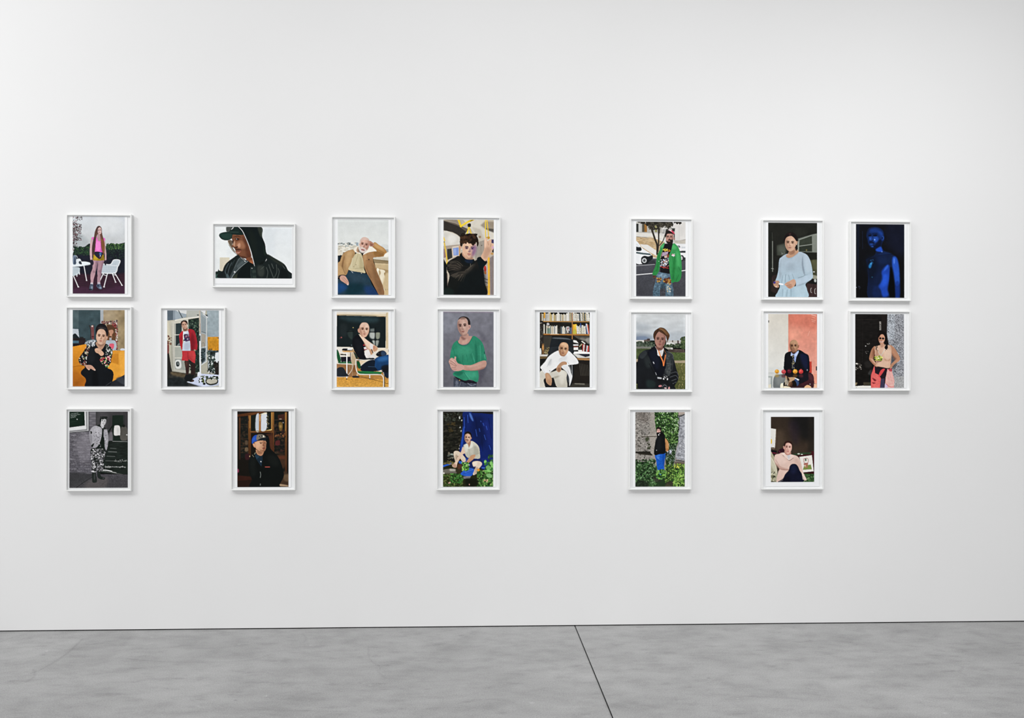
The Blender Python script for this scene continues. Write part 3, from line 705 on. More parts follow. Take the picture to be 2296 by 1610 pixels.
    c.p('20262a', '535 640 600 595 690 580 745 590 700 605 690 640 600 630 520 660 500 680'); c.p('2c56b8', '462 690 458 620 490 560 545 540 560 600 540 640 490 670'); c.p('3a6ad0', '470 620 500 580 520 600 500 640', soft=8, a=.6); c.p('7d7468', '545 545 600 528 660 540 690 580 610 595 540 630'); c.p('1f2226', '470 690 500 660 520 650 480 690')
    c.k('ddd6c0', '635 560 660 545 672 572 650 582'); c.p('26262a', '582 560 610 548 640 552 640 575 600 585'); c.sp(588, 558, 640, 578, 8, 4, 'd0c8b0')

def pic_balustrade(c):
    c.r('cfd3d1', 248, 140, 1118, 640, c2='dadcd9'); c.r('d8dbd8', 248, 420, 1118, 640, soft=30, a=.6)
    c.k('dedbd0', '248 570 600 570 600 700 248 700'); c.sp(250, 530, 600, 600, 60, 9, '9aa3a0 c4c6c0 7d8886 e6e4dc b3b0a4 6b777a', 2, rot=0); c.sp(250, 590, 560, 690, 50, 12, 'd0c9b8 e4dfd2 c2bcac b3ad9c', 2.5, rot=0)
    c.k('8a9ba8', '565 525 600 530 600 590 565 580', a=.8); c.k('d4cdbd', '248 690 350 690 330 750 248 755'); c.p('c9ccc9', '1000 560 1118 580 1118 700 1000 690', soft=10, a=.8)
    c.p('1d2830', '248 790 280 755 312 750 280 830 250 870')
    # balustrade
    c.k('d3cfc0', '850 785 1050 760 1118 765 1118 835 860 815'); c.k('c6bfae', '860 780 1118 795 1118 830 860 815', soft=3); c.k('93805f', '850 812 1118 835 1118 890 880 880'); c.k('bfa77e', '880 880 1118 890 1118 1000 900 980'); c.k('a98d62', '890 960 1118 1000 1118 1432 1040 1432')
    c.ln('7d6848', '860 818 1118 850', 8); c.ln('d9c8a4', '890 890 1118 905', 8, a=.7)
    c.p('efe6d0', '920 970 960 985 950 1030 960 1090 940 1140 910 1060'); c.p('e6dac0', '965 990 1040 1000 1062 1030 1040 1060 1058 1130 1040 1200 1010 1260 970 1180 955 1120 985 1050'); c.p('b9a27a', '965 1000 985 1050 965 1110 990 1200 950 1150', soft=8, a=.7); c.p('cdb68c', '1060 1080 1118 1060 1118 1320 1050 1330 1010 1260', soft=14, a=.8); c.p('f3ecd8', '1000 1240 1045 1330 1050 1370 1030 1360', soft=3); c.k('c9ae80', '1030 1350 1118 1340 1118 1432 1040 1432')
    # trousers
    c.p('2b4352', '400 1010 520 1005 640 1030 760 1080 830 1240 920 1390 960 1440 248 1440 248 1180 300 1160 390 1080'); c.p('12343f', '430 1250 620 1230 720 1300 640 1400 440 1440 380 1360', soft=50, a=.9); c.p('1e4c86', '248 1240 330 1230 420 1300 300 1400 248 1380', soft=30, a=.8); c.p('1e3f78', '700 1290 860 1290 940 1420 760 1430', soft=40, a=.7); c.p('3a5262', '470 1060 640 1080 700 1180 520 1200', soft=50, a=.6)
    c.ln('1c2630', '410 1012 560 1018 740 1070', 14, a=.8); c.ln('b9c0c4', '485 1025 510 1050', 8); c.e('a9a894', 655, 1055, 9, 9)
    # coat
    c.p('b08a5c', '520 650 380 690 320 760 290 850 252 900 248 1120 300 1100 390 1090 430 1010 470 900 540 740', c2='a88356'); c.p('8a6440', '340 800 370 760 350 900 330 1000 310 960', soft=10, a=.7); c.p('c9a472', '400 720 500 690 460 860 400 1000', soft=25, a=.6); c.p('c49c68', '260 930 330 960 370 1060 260 1090', soft=14, a=.7); c.ln('6d4e34', '340 830 335 960 375 1060', 8, a=.6)
    c.ln('2b2e33', '252 1120 320 1090 390 1105', 16)
    c.p('a87d52', '680 740 740 690 850 690 930 760 850 800 890 940 960 1120 1030 1300 1040 1432 960 1432 900 1330 820 1180 740 1040 690 900', c2='8f6746'); c.p('7d5a3c', '840 860 920 1040 1000 1260 980 1400 900 1260 860 1060', soft=25, a=.6); c.p('bd9264', '690 760 740 730 740 960 710 920', soft=12, a=.6)
    c.ln('6d4c34', '730 830 740 960 820 1140', 7, a=.6); c.ln('7d5c3c', '740 835 860 850', 6, a=.6); c.e('3d2a20', 783, 820, 11, 11)
    c.p('b98d58', '840 590 880 520 960 570 1040 620 1090 690 1090 740 1000 770 890 770 850 700', c2='a87840'); c.p('8a6238', '870 680 1000 690 1030 740 900 765', soft=14, a=.7); c.p('cda36a', '880 540 960 580 1050 660 1000 650 900 600', soft=14, a=.6); c.ln('7d5a34', '850 590 920 640 1040 700', 8, a=.6); c.p('f0ede2', '1040 770 1060 720 1118 690 1118 765', soft=5)
    # shirt
    c.p('c4b791', '540 740 620 700 660 740 690 860 700 980 720 1050 640 1040 440 1000 470 900'); c.p('a3956c', '640 760 690 900 700 1000 620 960', soft=20, a=.6); c.ln('9a8c66', '600 720 560 860 520 980', 6, a=.7); c.ln('8d7f5c', '540 980 680 960 700 980', 7, a=.5); c.ln('d6cba8', '500 800 480 960', 14, a=.6)
    c.e('7d5c44', 560, 910, 6, 6); c.e('7d5c44', 520, 940, 6, 6)
    c.p('e6dccb', '520 640 600 590 590 660 640 720 560 700'); c.p('ece4d4', '820 595 915 670 860 680 770 700 680 740 750 660'); c.p('9a6c48', '600 600 570 660 590 700 620 690', soft=6, a=.7)
    # head resting on the hand
    c.p('b3806a', '790 500 850 530 870 580 800 590'); c.p('8a5a48', '800 540 860 560 820 585', soft=6, a=.7)
    c.face(700, 570, 180, 270, 'cf9f8c', '9a6454', 12, .1, 1, eye='4a3630', lip='a8605a', brow='8d6a5c', light='e3bdab')
    c.p('dcd6d0', '610 620 650 640 640 600 680 610 740 650 740 690 680 715 620 690', soft=8, a=.75); c.e('a05f58', 680, 655, 34, 11, 14, soft=3); c.p('d6d2cc', '615 560 605 600 620 660 640 680 635 600', soft=6, a=.8)
    c.p('c9b3a8', '620 520 640 470 710 440 770 460 800 510 770 490 700 480 650 500', soft=6, a=.75); c.p('cfc9c4', '612 540 620 510 640 500 635 545', soft=4, a=.8)
    # hand on the lap
    c.p('c49684', '285 1130 320 1095 380 1110 420 1170 440 1225 425 1265 390 1240 350 1215 300 1180'); c.ln('8f6255', '330 1150 400 1230', 5, a=.7); c.ln('8f6255', '350 1130 425 1210', 5, a=.7); c.e('e6d8d4', 425, 1252, 9, 12, soft=3)

def pic_classroom(c):
    c.r('dfd6c6', 230, 150, 1122, 1440); c.r('d9c8a8', 230, 185, 1122, 212); c.ln('a98c5e', '235 205 640 212 1070 225', 12); c.k('c9b48c', '1075 165 1122 150 1122 900 1070 800'); c.k('e8e0d0', '1100 150 1122 150 1122 880 1105 880', a=.8)
    c.k('1a2426', '236 212 1068 232 1065 765 232 748'); c.p('33494e', '300 225 900 240 880 330 420 310', soft=40, a=.8)
    c.p('3a4643', '420 490 500 480 495 620 430 570', soft=12, a=.8); c.p('2c3436', '300 370 400 360 400 560 300 540', soft=30, a=.7)
    c.k('8d9590', '800 440 875 430 872 490 800 490', soft=8, a=.7); c.p('aab0a9', '795 505 880 505 870 610 800 590', soft=14); c.p('868b7a', '900 505 965 500 960 600 905 610', soft=12); c.p('a5aba4', '835 640 880 640 885 730 860 700', soft=10); c.p('8f958e', '895 645 950 640 930 730 900 735', soft=10)
    for q in ('800 495 970 495', '790 630 960 628', '890 420 888 745', '410 490 520 480'): c.ln('0d1314', q, 12)
    c.e('b9a060', 512, 420, 8, 8); c.e('a85a58', 312, 588, 12, 12, soft=4); c.e('5a3030', 290, 600, 14, 12, soft=5, a=.6); c.e('6a707a', 485, 720, 10, 10, soft=4)
    c.k('e2ddd2', '230 750 500 765 500 860 300 850 230 830'); c.k('d9cdb8', '930 770 1110 775 1118 880 940 830'); c.ln('2b2a2a', '1118 800 1118 830', 14)
    c.k('9a6d44', '230 1040 620 1060 560 1280 230 1270', soft=4); c.k('8a5c34', '480 880 620 960 620 1180 500 1180', a=.8); c.k('c0aa88', '480 850 560 860 560 1060 480 1060', a=.9)
    c.r('c88c34', 230, 1262, 1122, 1440, c2='d39a3c'); c.k('b5803c', '560 1100 1122 1200 1122 1310 600 1290', soft=6); c.nz(230, 1270, 1122, 1440, .07, 16, 8)
    c.ln('4a3018', '500 1265 700 1270 900 1320 1120 1385', 6); c.p('3a3430', '500 1250 560 1240 620 1255 600 1278 510 1275')
    # table and second chair
    c.k('c99a60', '320 815 520 815 515 845 340 838'); c.p('1c1a1c', '330 785 380 775 500 795 500 812 340 812'); c.k('e6e6e6', '420 780 500 775 505 800 410 805')
    c.p('1f5a36', '232 800 260 820 300 950 300 1010 262 1010 236 920'); c.k('2e6a40', '250 1010 480 1000 490 1035 270 1035'); c.k('1f1d28', '300 920 470 915 480 1000 310 1005'); c.k('262024', '290 870 400 875 400 895 300 890'); c.ln('efece6', '300 905 400 905', 10)
    c.ln('e0dcd2', '240 960 260 1030 490 1045 490 1140 430 1230', 10, a=.8); c.r('f0ece8', 396, 850, 414, 1285); c.e('3c3430', 402, 1298, 12, 9); c.ln('4a3a34', '465 850 465 1000', 12, a=.8)
    c.p('2a2f36', '236 1130 290 1095 350 1110 400 1200 430 1250 240 1250'); c.ln('d9d0c4', '230 1265 430 1262', 9, a=.8)
    for q in ('470 1050 490 1130 420 1230', '440 1050 460 1140', '500 1060 500 1240'): c.ln('c2ab8c', q, 6, a=.7)
    # near chair
    c.k('2d3c34', '510 820 560 860 620 950 560 950'); c.ln('b98d54', '500 790 560 860 610 950', 14); c.p('1c5a34', '570 1000 630 1010 640 1110 600 1110'); c.k('d9c3a0', '610 980 740 985 640 1060', a=.9)
    # legs in jeans
    c.p('1f4f86', '880 960 960 910 1060 890 1122 895 1122 1080 1000 1140 900 1160 870 1080', c2='1a3d66'); c.p('356fae', '920 950 1040 910 1110 920 1080 980 960 1000', soft=25, a=.8); c.p('15202e', '640 1080 760 990 880 975 880 1080 920 1160 660 1160 640 1110'); c.p('1c2838', '1010 1150 1122 1080 1122 1260 1070 1270', soft=5); c.p('14161c', '1000 1080 1122 1060 1110 1180 1010 1170', soft=14, a=.8)
    c.p('1b1d24', '900 880 960 820 1040 815 1080 880 960 915'); c.p('3a5272', '990 830 1050 820 1075 880 1000 905', soft=8, a=.8); c.ln('55779a', '770 1085 890 1090', 7, a=.6); c.ln('a9b4c0', '870 830 950 860', 6, a=.5)
    # torso
    c.p('12141a', '600 540 640 550 700 640 740 780 700 830 735 940 620 950 560 870 510 760 500 640 540 570'); c.p('1d2026', '540 640 620 620 660 760 600 860', soft=30, a=.6)
    c.p('e9e4e0', '705 860 740 810 800 810 800 880 740 930 720 910'); c.k('e4e0de', '690 760 730 745 748 790 710 805'); c.ln('b02a3c', '700 795 750 785', 12); c.e('a82c38', 700, 718, 20, 11); c.k('dcd8d4', '730 940 800 900 860 870 905 930 850 940')
    c.p('e3c4ac', '608 535 660 560 760 640 830 690 880 720 930 760 925 800 880 835 850 820 800 800 740 760 690 660'); c.p('b98a6c', '690 650 760 760 810 800 780 800 720 740', soft=10, a=.8); c.p('ded6d4', '800 690 860 720 870 770 830 790 800 760', soft=6); c.p('c69674', '860 720 925 760 920 805 870 830 850 800', soft=4)
    c.p('c49470', '790 800 840 800 850 850 820 885 800 850'); c.ln('2a2426', '825 790 850 850', 12); c.ln('b04a48', '868 735 868 780', 7)
    c.k('1c2226', '590 950 860 935 890 960 600 985'); c.ln('e6dfd2', '560 965 700 975 790 968', 12)
    c.face(700, 458, 176, 256, 'd3a68c', '8f5f48', 3, .35, -1, light='ecd2be', lip='a8645a')
    c.p('c29078', '590 455 600 430 622 440 628 490 612 510 596 490'); c.p('dcc0ae', '620 400 660 340 740 335 780 390 790 450 760 400 700 380 640 420', soft=14, a=.6)
    c.p('1b1f20', '590 440 610 370 660 330 620 390 604 440', soft=3, a=.7)
    # green seat and tube
    c.k('1f6a38', '590 1160 1010 1175 985 1215 620 1212 580 1190'); c.ln('2f9050', '610 1170 980 1190', 12, a=.8)
    c.ln('d6cfc2', '560 970 562 1120 600 1205 680 1220 960 1222 1010 1245 1030 1300 1028 1440', 17); c.ln('f4efe6', '556 980 560 1120 600 1200 690 1214', 6); c.ln('e6dccb', '1030 1185 1046 1300 1044 1440', 8); c.ln('1b1818', '1046 1200 1048 1440', 12); c.ln('e9e4dc', '795 1230 795 1285', 14); c.e('2b2420', 795, 1296, 14, 8)

def pic_tram(c):
    c.r('b9ad9a', 228, 133, 1090, 1432); c.k('cfc8ba', '560 133 940 133 1090 300 1090 520 860 500 700 300'); c.k('a89d8c', '700 250 860 300 930 480 850 510 780 380', soft=20, a=.5); c.k('8d7f6c', '860 230 940 160 1090 170 1090 330 940 290', soft=16, a=.8); c.k('4a4642', '930 280 1090 290 1090 355 1000 320', soft=8, a=.8)
    c.k('5d5248', '228 150 430 200 640 290 640 350 480 280 228 190', a=.9); c.k('3b3632', '228 160 470 240 620 340 590 400 560 380 520 440 460 390 380 350 228 320'); c.p('75695c', '228 133 480 140 520 230 380 190', soft=20, a=.6)
    c.p('cfcac0', '232 340 370 360 470 410 515 470 500 560 300 600 232 590'); c.p('e6e3dc', '300 420 430 400 450 500 340 560', soft=30, a=.7); c.k('a8998a', '230 590 500 560 500 780 230 780')
    c.k('3d3d3a', '290 640 365 630 380 790 290 830'); c.k('cdbfae', '375 600 495 580 495 770 385 780'); c.k('7d94cc', '390 625 485 610 488 745 400 752'); c.k('a3b4de', '400 640 440 632 445 745 405 748', soft=8, a=.6); c.ln('c28a3c', '500 590 505 760', 14)
    c.k('8d6f6a', '228 640 262 640 270 780 228 800'); c.ln('d9b43a', '240 520 268 680 290 860 270 910', 22); c.ln('e6c030', '230 440 250 500', 20); c.e('8a7c58', 240, 520, 12, 10)
    c.k('9d9488', '830 510 930 480 960 860 760 840 780 640', soft=5); c.ln('7d7468', '865 520 872 720', 6, a=.7); c.e('4a4038', 882, 575, 8, 9); c.e('8d6a4a', 850, 430, 22, 20, soft=5, a=.7); c.k('b0a294', '930 820 1090 720 1090 1432 920 1432'); c.k('8a7d78', '1020 790 1088 740 1088 1432 1030 1432'); c.k('b3a8a4', '920 930 985 920 985 1180 930 1180'); c.p('c23c34', '920 950 950 925 962 1000 930 1030'); c.p('cc7a3c', '925 1030 960 1020 958 1070 930 1060'); c.ln('2c2c2c', '925 1140 985 1165', 10); c.ln('2c2c2c', '935 1200 985 1220', 10); c.k('9a7a4a', '935 1270 985 1270 985 1432 940 1432')
    c.ln('d9a42c', '1000 790 1005 1100 1006 1432', 36); c.ln('f0c64a', '994 800 996 1432', 8, a=.7); c.k('4a3f66', '1040 470 1090 470 1090 540 1050 530'); c.k('3a2c2a', '1060 600 1090 600 1090 700 1060 690')
    # straps
    c.ln('e4bf24', '485 135 525 250', 34); c.ln('e4bf24', '525 250 640 175 740 133', 32); c.ln('f5dc5a', '530 235 640 165', 9, a=.8); c.p('2c2a26', '640 210 690 200 695 250 650 262'); c.ln('4a3c14', '690 160 730 140', 10)
    c.ln('ecc82c', '660 270 630 375', 20); c.ln('dcb420', '672 270 700 370', 18); c.ln('ecc628', '945 133 945 300 950 430', 16); c.ln('e2ba24', '970 133 992 330 1000 430', 16); c.p('c2942c', '950 440 1010 420 1022 450 990 470')
    # jacket
    c.p('23211f', '500 760 420 790 330 840 285 900 290 1000 330 1100 290 1300 300 1440 940 1440 930 1200 915 950 960 880 970 850 870 775 780 830 640 880', c2='121716'); c.p('3d3732', '300 900 430 870 540 930 500 1010 380 1000', soft=20, a=.8); c.p('45403a', '340 1060 520 1040 640 980 740 880 760 920 660 1040 520 1130 400 1120', soft=25, a=.8)
    for q in ('330 860 460 850 560 930', '300 940 420 920 520 960', '350 1100 480 1040 600 1030', '400 1120 520 1080', '480 1180 540 1080', '560 1200 600 1090', '310 1010 420 980', '640 1000 740 890', '340 880 440 872 520 930', '320 970 400 950 480 980', '430 1140 500 1090 560 1070', '380 1110 470 1060', '520 1190 570 1100', '600 1010 700 930', '300 920 360 900'): c.ln('665e52', q, 8, a=.7)
    for q in ('320 890 450 880', '340 1080 460 1030', '430 1150 520 1080', '560 960 640 960'): c.ln('0f0f0f', q, 8, a=.7)
    c.k('0d1213', '228 800 280 900 300 1432 228 1432'); c.ln('3a2a2c', '290 1060 300 1290', 12, a=.6); c.p('1d2c28', '260 1310 380 1330 400 1432 230 1432', soft=20, a=.7)
    c.p('14191a', '500 760 545 700 600 800 700 820 745 810 760 880 640 930 540 870'); c.p('1e2b40', '590 830 720 810 720 870 640 880', soft=12, a=.8); c.p('10191c', '800 800 865 772 975 850 930 930 860 1000 820 900'); c.ln('6a655c', '690 890 690 930', 7)
    c.p('0f1618', '640 1060 900 980 920 1432 480 1432 520 1220', soft=50, a=.8)
    # hand
    c.p('d3a98c', '870 770 900 700 925 620 925 490 950 445 985 450 975 500 1020 475 1052 480 1045 530 1085 545 1085 620 1055 670 1020 740 960 830 930 838'); c.p('a67c66', '930 640 990 600 1040 660 970 790 920 800', soft=30, a=.5); c.ln('9a6d58', '985 510 1000 570', 7, a=.7); c.ln('9a6d58', '1045 540 1030 600', 7, a=.7); c.p('c08adf', '1060 590 1086 590 1080 625 1060 630', soft=8, a=.6); c.p('ecc8ae', '930 480 960 455 960 560 940 620', soft=10, a=.7); c.e('b98a4c', 1060, 715, 26, 18, soft=5)
    # head
    c.p('b58a70', '545 690 600 760 720 790 740 810 640 815 560 760'); c.face(668, 640, 244, 320, 'd6aa8c', '7d5a70', 4, .15, 1, light='ecc8aa', lip='a8605a', brow='2a1f1a')
    c.p('6a4f9a', '715 590 790 580 785 690 745 770 715 700', soft=30, a=.42); c.p('7d5a48', '600 740 660 790 730 770 720 800 650 810', soft=14, a=.5); c.p('c99a80', '500 580 530 570 545 640 530 650 510 620'); c.e('e6e0da', 537, 640, 8, 10)
    c.p('2e2018', '515 580 510 480 540 420 600 385 680 370 770 390 815 450 830 540 815 590 800 585 790 520 740 580 710 560 690 500 650 530 610 500 570 520 545 590'); c.sp(520, 390, 800, 540, 70, 22, '22170f 3d2a1e 4d3626 1a120d', 1.3, a=.8); c.p('5d4030', '530 460 600 410 640 430 580 480', soft=14, a=.5)

def pic_green_shirt(c):
    c.r('7b7b85', 220, 145, 1088, 1440, c2='66666f'); c.p('8a8d98', '225 170 480 220 460 400 300 500 225 480', soft=60, a=.6); c.nz(220, 145, 1088, 1440, .03, 50); c.p('5c5a66', '660 480 760 460 860 560 940 700 960 600 820 480', soft=40, a=.5); c.p('504e5a', '880 1100 960 1080 900 1300 830 1400 820 1200', soft=35, a=.6); c.r('8a7a8c', 220, 145, 1088, 168, soft=6, a=.6)
    # jeans
    c.k('464b58', '400 1270 800 1340 790 1440 398 1440'); c.k('20202a', '400 1250 520 1290 800 1340 790 1375 600 1370 500 1330'); c.p('6f7686', '430 1340 470 1330 480 1430 430 1420', soft=10, a=.7); c.ln('8a90a0', '640 1370 700 1410 780 1390', 9, a=.7); c.ln('9aa0ae', '520 1360 500 1430', 6, a=.6); c.e('b9903c', 502, 1322, 8, 9); c.nz(400, 1330, 800, 1440, .1, 16)
    # shirt
    c.p('2f8a6a', '470 640 400 690 365 780 340 940 400 960 440 1000 470 1060 450 1150 395 1200 400 1240 500 1290 590 1325 690 1310 800 1350 830 1260 815 1150 805 1020 955 985 940 860 900 700 830 610 730 565 660 700 560 730 490 700')
    c.p('3fa07c', '470 760 640 740 720 800 640 900 500 900', soft=50, a=.6); c.p('1f6b52', '440 880 480 940 520 1030 450 1000', soft=20, a=.7); c.p('1f7056', '760 700 800 760 810 1000 770 1020 770 860', soft=14, a=.7); c.p('4ab08c', '560 1180 760 1170 820 1250 700 1290', soft=40, a=.5); c.p('1c6650', '400 1190 560 1170 560 1200 480 1250', soft=14, a=.6)
    for q in ('480 1240 560 1310', '580 1190 650 1310', '690 880 740 1030', '620 880 640 1000', '560 890 550 1010', '400 780 420 900', '770 640 800 780', '880 720 900 960'): c.ln('247a5e', q, 9, a=.7)
    for q in ('600 1200 680 1300', '720 860 760 1010', '850 720 860 980'): c.ln('5abc9a', q, 8, a=.45)
    c.p('20504a', '920 820 935 850 925 880 915 860', a=.7); c.ln('8ad0b8', '925 870 940 950', 7, a=.5)
    # neck, arms
    c.p('b58a7c', '520 570 640 520 660 560 715 575 660 670 600 705 540 710 475 670 500 620'); c.p('7d5650', '530 560 600 600 620 560 590 640 530 600', soft=14, a=.7); c.p('c9a090', '560 640 640 620 620 690 540 690', soft=16, a=.6); c.ln('1f6e54', '470 660 500 705 570 728 650 700 720 580', 9)
    c.p('bb8f7f', '560 1065 700 1060 850 1000 945 985 958 1060 900 1125 740 1155 560 1140'); c.p('8d6258', '600 1130 760 1150 930 1090 900 1130 740 1162', soft=12, a=.7); c.p('d3ac9c', '620 1080 760 1060 900 1020 820 1060 700 1095', soft=16, a=.6)
    c.p('c4978a', '330 970 370 935 410 955 420 915 445 925 440 970 475 1030 560 1060 580 1120 500 1160 400 1155 355 1110 340 1060 318 1010')
    for q in ('335 985 400 1020 450 1075', '330 1020 400 1060 440 1080', '370 950 440 1010', '360 1110 440 1100', '380 1135 450 1130'): c.ln('7a4c48', q, 6, a=.75)
    c.p('dcb4a6', '360 950 400 970 430 1020 390 1000', soft=8, a=.6)
    c.face(562, 400, 196, 316, 'bd9586', '7c584f', -6, -.35, -1, light='d8b6a6', lip='8f5a52')
    c.p('3b302d', '480 290 500 250 560 228 630 240 675 290 685 360 665 385 645 350 640 290 590 250 530 250', c2='2e2624'); c.p('5d4c46', '500 260 580 250 600 270 520 275', soft=10, a=.6); c.p('c69a8e', '648 385 685 375 690 410 665 450 645 455'); c.p('8d5c54', '660 400 675 395 668 430', soft=4, a=.7); c.p('7d5f56', '500 510 560 545 630 520 600 560 530 555', soft=14, a=.6)

def pic_blue_cloth(c):
    c.r('1d1d18', 217, 138, 1080, 1428); c.sp(220, 150, 560, 820, 260, 12, '2a2a22 15150f 33322a 24261e 3b3830', 2.2, rot=0); c.sp(220, 160, 520, 300, 50, 8, '3a3f38 4a4f46 2e322c', 1.8); c.sp(300, 330, 420, 480, 20, 14, '4a3f28 3c3622', 2)
    for q in ((500, 235), (512, 410), (505, 255), (530, 470), (500, 770), (510, 720), (540, 290)): c.e('c9ccc8', q[0], q[1], 9, 16, 25, soft=3)
    # cloth
    c.p('16296c', '570 150 760 140 1080 190 1080 960 900 1100 520 860 545 560 560 300'); c.clip('570 150 760 140 1080 190 1080 960 900 1100 520 860 545 560 560 300')
    c.p('101d4c', '740 220 900 260 960 600 860 760 740 560 720 360', soft=60, a=.8); c.p('2c58c8', '560 420 590 420 560 700 525 840 530 640', soft=12, a=.8); c.p('5a86dc', '668 165 700 180 742 290 720 300 680 230', soft=8, a=.8); c.p('20307c', '900 300 1040 360 1060 700 980 640', soft=40, a=.8)
    for q in ('960 390 975 450', '1010 720 1035 790', '905 340 920 380', '840 430 850 480', '925 540 950 620', '780 450 800 560', '865 300 870 315', '580 240 590 420', '640 200 650 330'): c.ln('3f6ad8', q, 13, a=.6)
    for q in ('770 230 800 420', '880 560 900 820', '620 200 600 460', '1000 260 1050 600'): c.ln('0c1740', q, 14, a=.5)
    c.clip(); c.k('1a1a1c', '700 140 1080 140 1080 190 900 170 720 165')
    # ground
    c.k('2a2c18', '217 980 420 1000 560 1100 900 1090 1080 1060 1080 1428 217 1428'); c.ln('2f62c8', '225 1070 300 1045 380 1020', 30); c.p('1d2f7c', '860 960 1080 940 1080 1130 880 1120', soft=12); c.ln('4a78d8', '890 1100 1070 1110', 20, a=.8)
    c.p('6e6a60', '220 1140 330 1115 440 1125 470 1165 420 1210 260 1215'); c.p('a8a498', '330 1120 420 1120 440 1150 350 1155', soft=8); c.p('3a3626', '440 1130 540 1120 520 1200 460 1190', soft=10); c.p('3d4020', '217 1220 460 1210 560 1300 480 1428 217 1428', soft=20)
    c.sp(217, 1220, 560, 1428, 200, 10, '3f5a2c 2c3a1c 566b34 23280f 6d7a40', 2); c.sp(350, 1200, 560, 1360, 150, 9, '3f7a34 2a5524 5a9844 1f3818', 2.2); c.sp(240, 980, 420, 1040, 22, 10, '8a7a50 4d4a2c 6b6238', 2, rot=0); c.sp(300, 850, 400, 940, 24, 12, '8d948a 2c3028 5d645c 6f6a5c', 1.6)
    # body
    c.p('d6c4ae', '400 860 420 815 470 812 530 850 600 930 620 980 560 1000 500 920 470 900 470 1000 450 1050 420 960'); c.p('a08468', '440 870 480 920 470 1010 430 960', soft=12, a=.6); c.p('c7a68c', '530 950 580 970 560 1000', soft=8, a=.7)
    c.p('1b2a62', '590 870 640 930 760 950 850 930 890 1010 830 1060 760 1110 640 1090 560 1010 620 990'); c.p('2c5ac0', '610 930 660 940 640 1010 610 1000', soft=8, a=.7); c.k('2f64cc', '490 980 550 990 540 1040 490 1020', soft=4)
    c.p('d9c6b2', '720 1010 780 985 860 995 888 1040 840 1110 800 1190 740 1225 735 1180 780 1080 740 1080'); c.p('a98a72', '780 1090 830 1110 790 1190 750 1200', soft=12, a=.6); c.p('efe2d2', '740 1010 800 1000 800 1050 750 1060', soft=12, a=.7)
    c.p('2c62cc', '520 1200 640 1110 750 1120 735 1190 700 1240 620 1245'); c.ln('1b3f90', '560 1210 700 1150', 8, a=.7); c.ln('6a96e6', '600 1180 730 1130', 8, a=.6); c.k('8a8890', '570 1245 700 1240 680 1280 570 1285', a=.8)
    c.p('ccc9ba', '570 720 630 690 700 640 780 680 835 750 850 850 850 935 780 945 700 930 640 925 600 870', c2='b3b0a0'); c.p('928f80', '760 720 830 780 830 860 760 880 740 800', soft=20, a=.5); c.p('e6e3d6', '590 720 640 710 640 820 600 830', soft=16, a=.6); c.ln('8f8c7e', '660 780 690 920', 6, a=.6); c.ln('8d8a7c', '740 880 840 850', 7, a=.7)
    for i in range(8): c.ln('a3a092', [610 + i * 28, 740, 620 + i * 28, 910], 3, a=.5)
    c.p('d9bba2', '560 740 600 840 560 870 500 960 460 1030 450 1090 400 1090 375 1060 420 1010 480 900 530 820'); c.p('a87c64', '380 1050 430 1030 450 1090 410 1105', soft=8, a=.7); c.p('c2916c', '700 890 775 880 740 950 650 1020 610 1030 620 1000'); c.p('b47c58', '640 1000 700 960 720 940 650 1020', soft=8, a=.7); c.p('6a4030', '470 1040 540 1040 540 1100 470 1120', soft=10, a=.8)
    c.p('a8795f', '630 650 700 640 690 700 660 770 635 720'); c.p('dcdacc', '600 700 640 690 660 770 610 760', soft=3); c.p('dcdacc', '700 650 730 700 720 750 660 775 690 700', soft=3)
    c.face(642, 592, 112, 168, 'c99f86', '74503f', 4, -.2, -1, lip='8f4a44', light='e6c6ae', brow='2a1c16'); c.ln('33211a', '605 622 625 618 655 625', 8)
    c.p('221914', '582 560 590 510 620 482 670 484 705 520 712 590 695 590 690 545 650 515 605 530'); c.p('b88a70', '692 585 708 578 705 610 695 610')
    # foreground leaves
    c.sp(545, 1010, 660, 1150, 90, 10, '5a9a3c 3f7a30 8ac060 2f5a26 72b04c', 1.5); c.sp(810, 1150, 1080, 1420, 280, 12, '4a7a34 2f5a28 88a860 1f3a1c 3a6a30 5f9244', 1.6); c.sp(920, 990, 1075, 1160, 30, 20, '5aa044 3a7a38 7cc060 2a5a30', 1.5); c.sp(1000, 890, 1075, 990, 18, 16, '3a6a3c 243f38', 1.5); c.p('6ea85c', '955 1080 1000 1060 1045 1100 1020 1130 970 1125'); c.p('7ab06a', '960 1220 1010 1200 1060 1230 1040 1270 980 1260'); c.p('14180f', '600 1310 700 1280 820 1310 800 1400 640 1428', soft=20, a=.9)
    c.p('e0902a', '795 1130 830 1115 850 1140 825 1160'); c.sp(920, 1300, 980, 1340, 8, 10, 'd9b890 b9906a'); c.e('c99a8a', 330, 1355, 24, 10, -20); c.e('e8e2d8', 665, 1050, 14, 8); c.e('d9d4c8', 235, 1190, 14, 12); c.e('c98a80', 670, 1385, 7, 14)

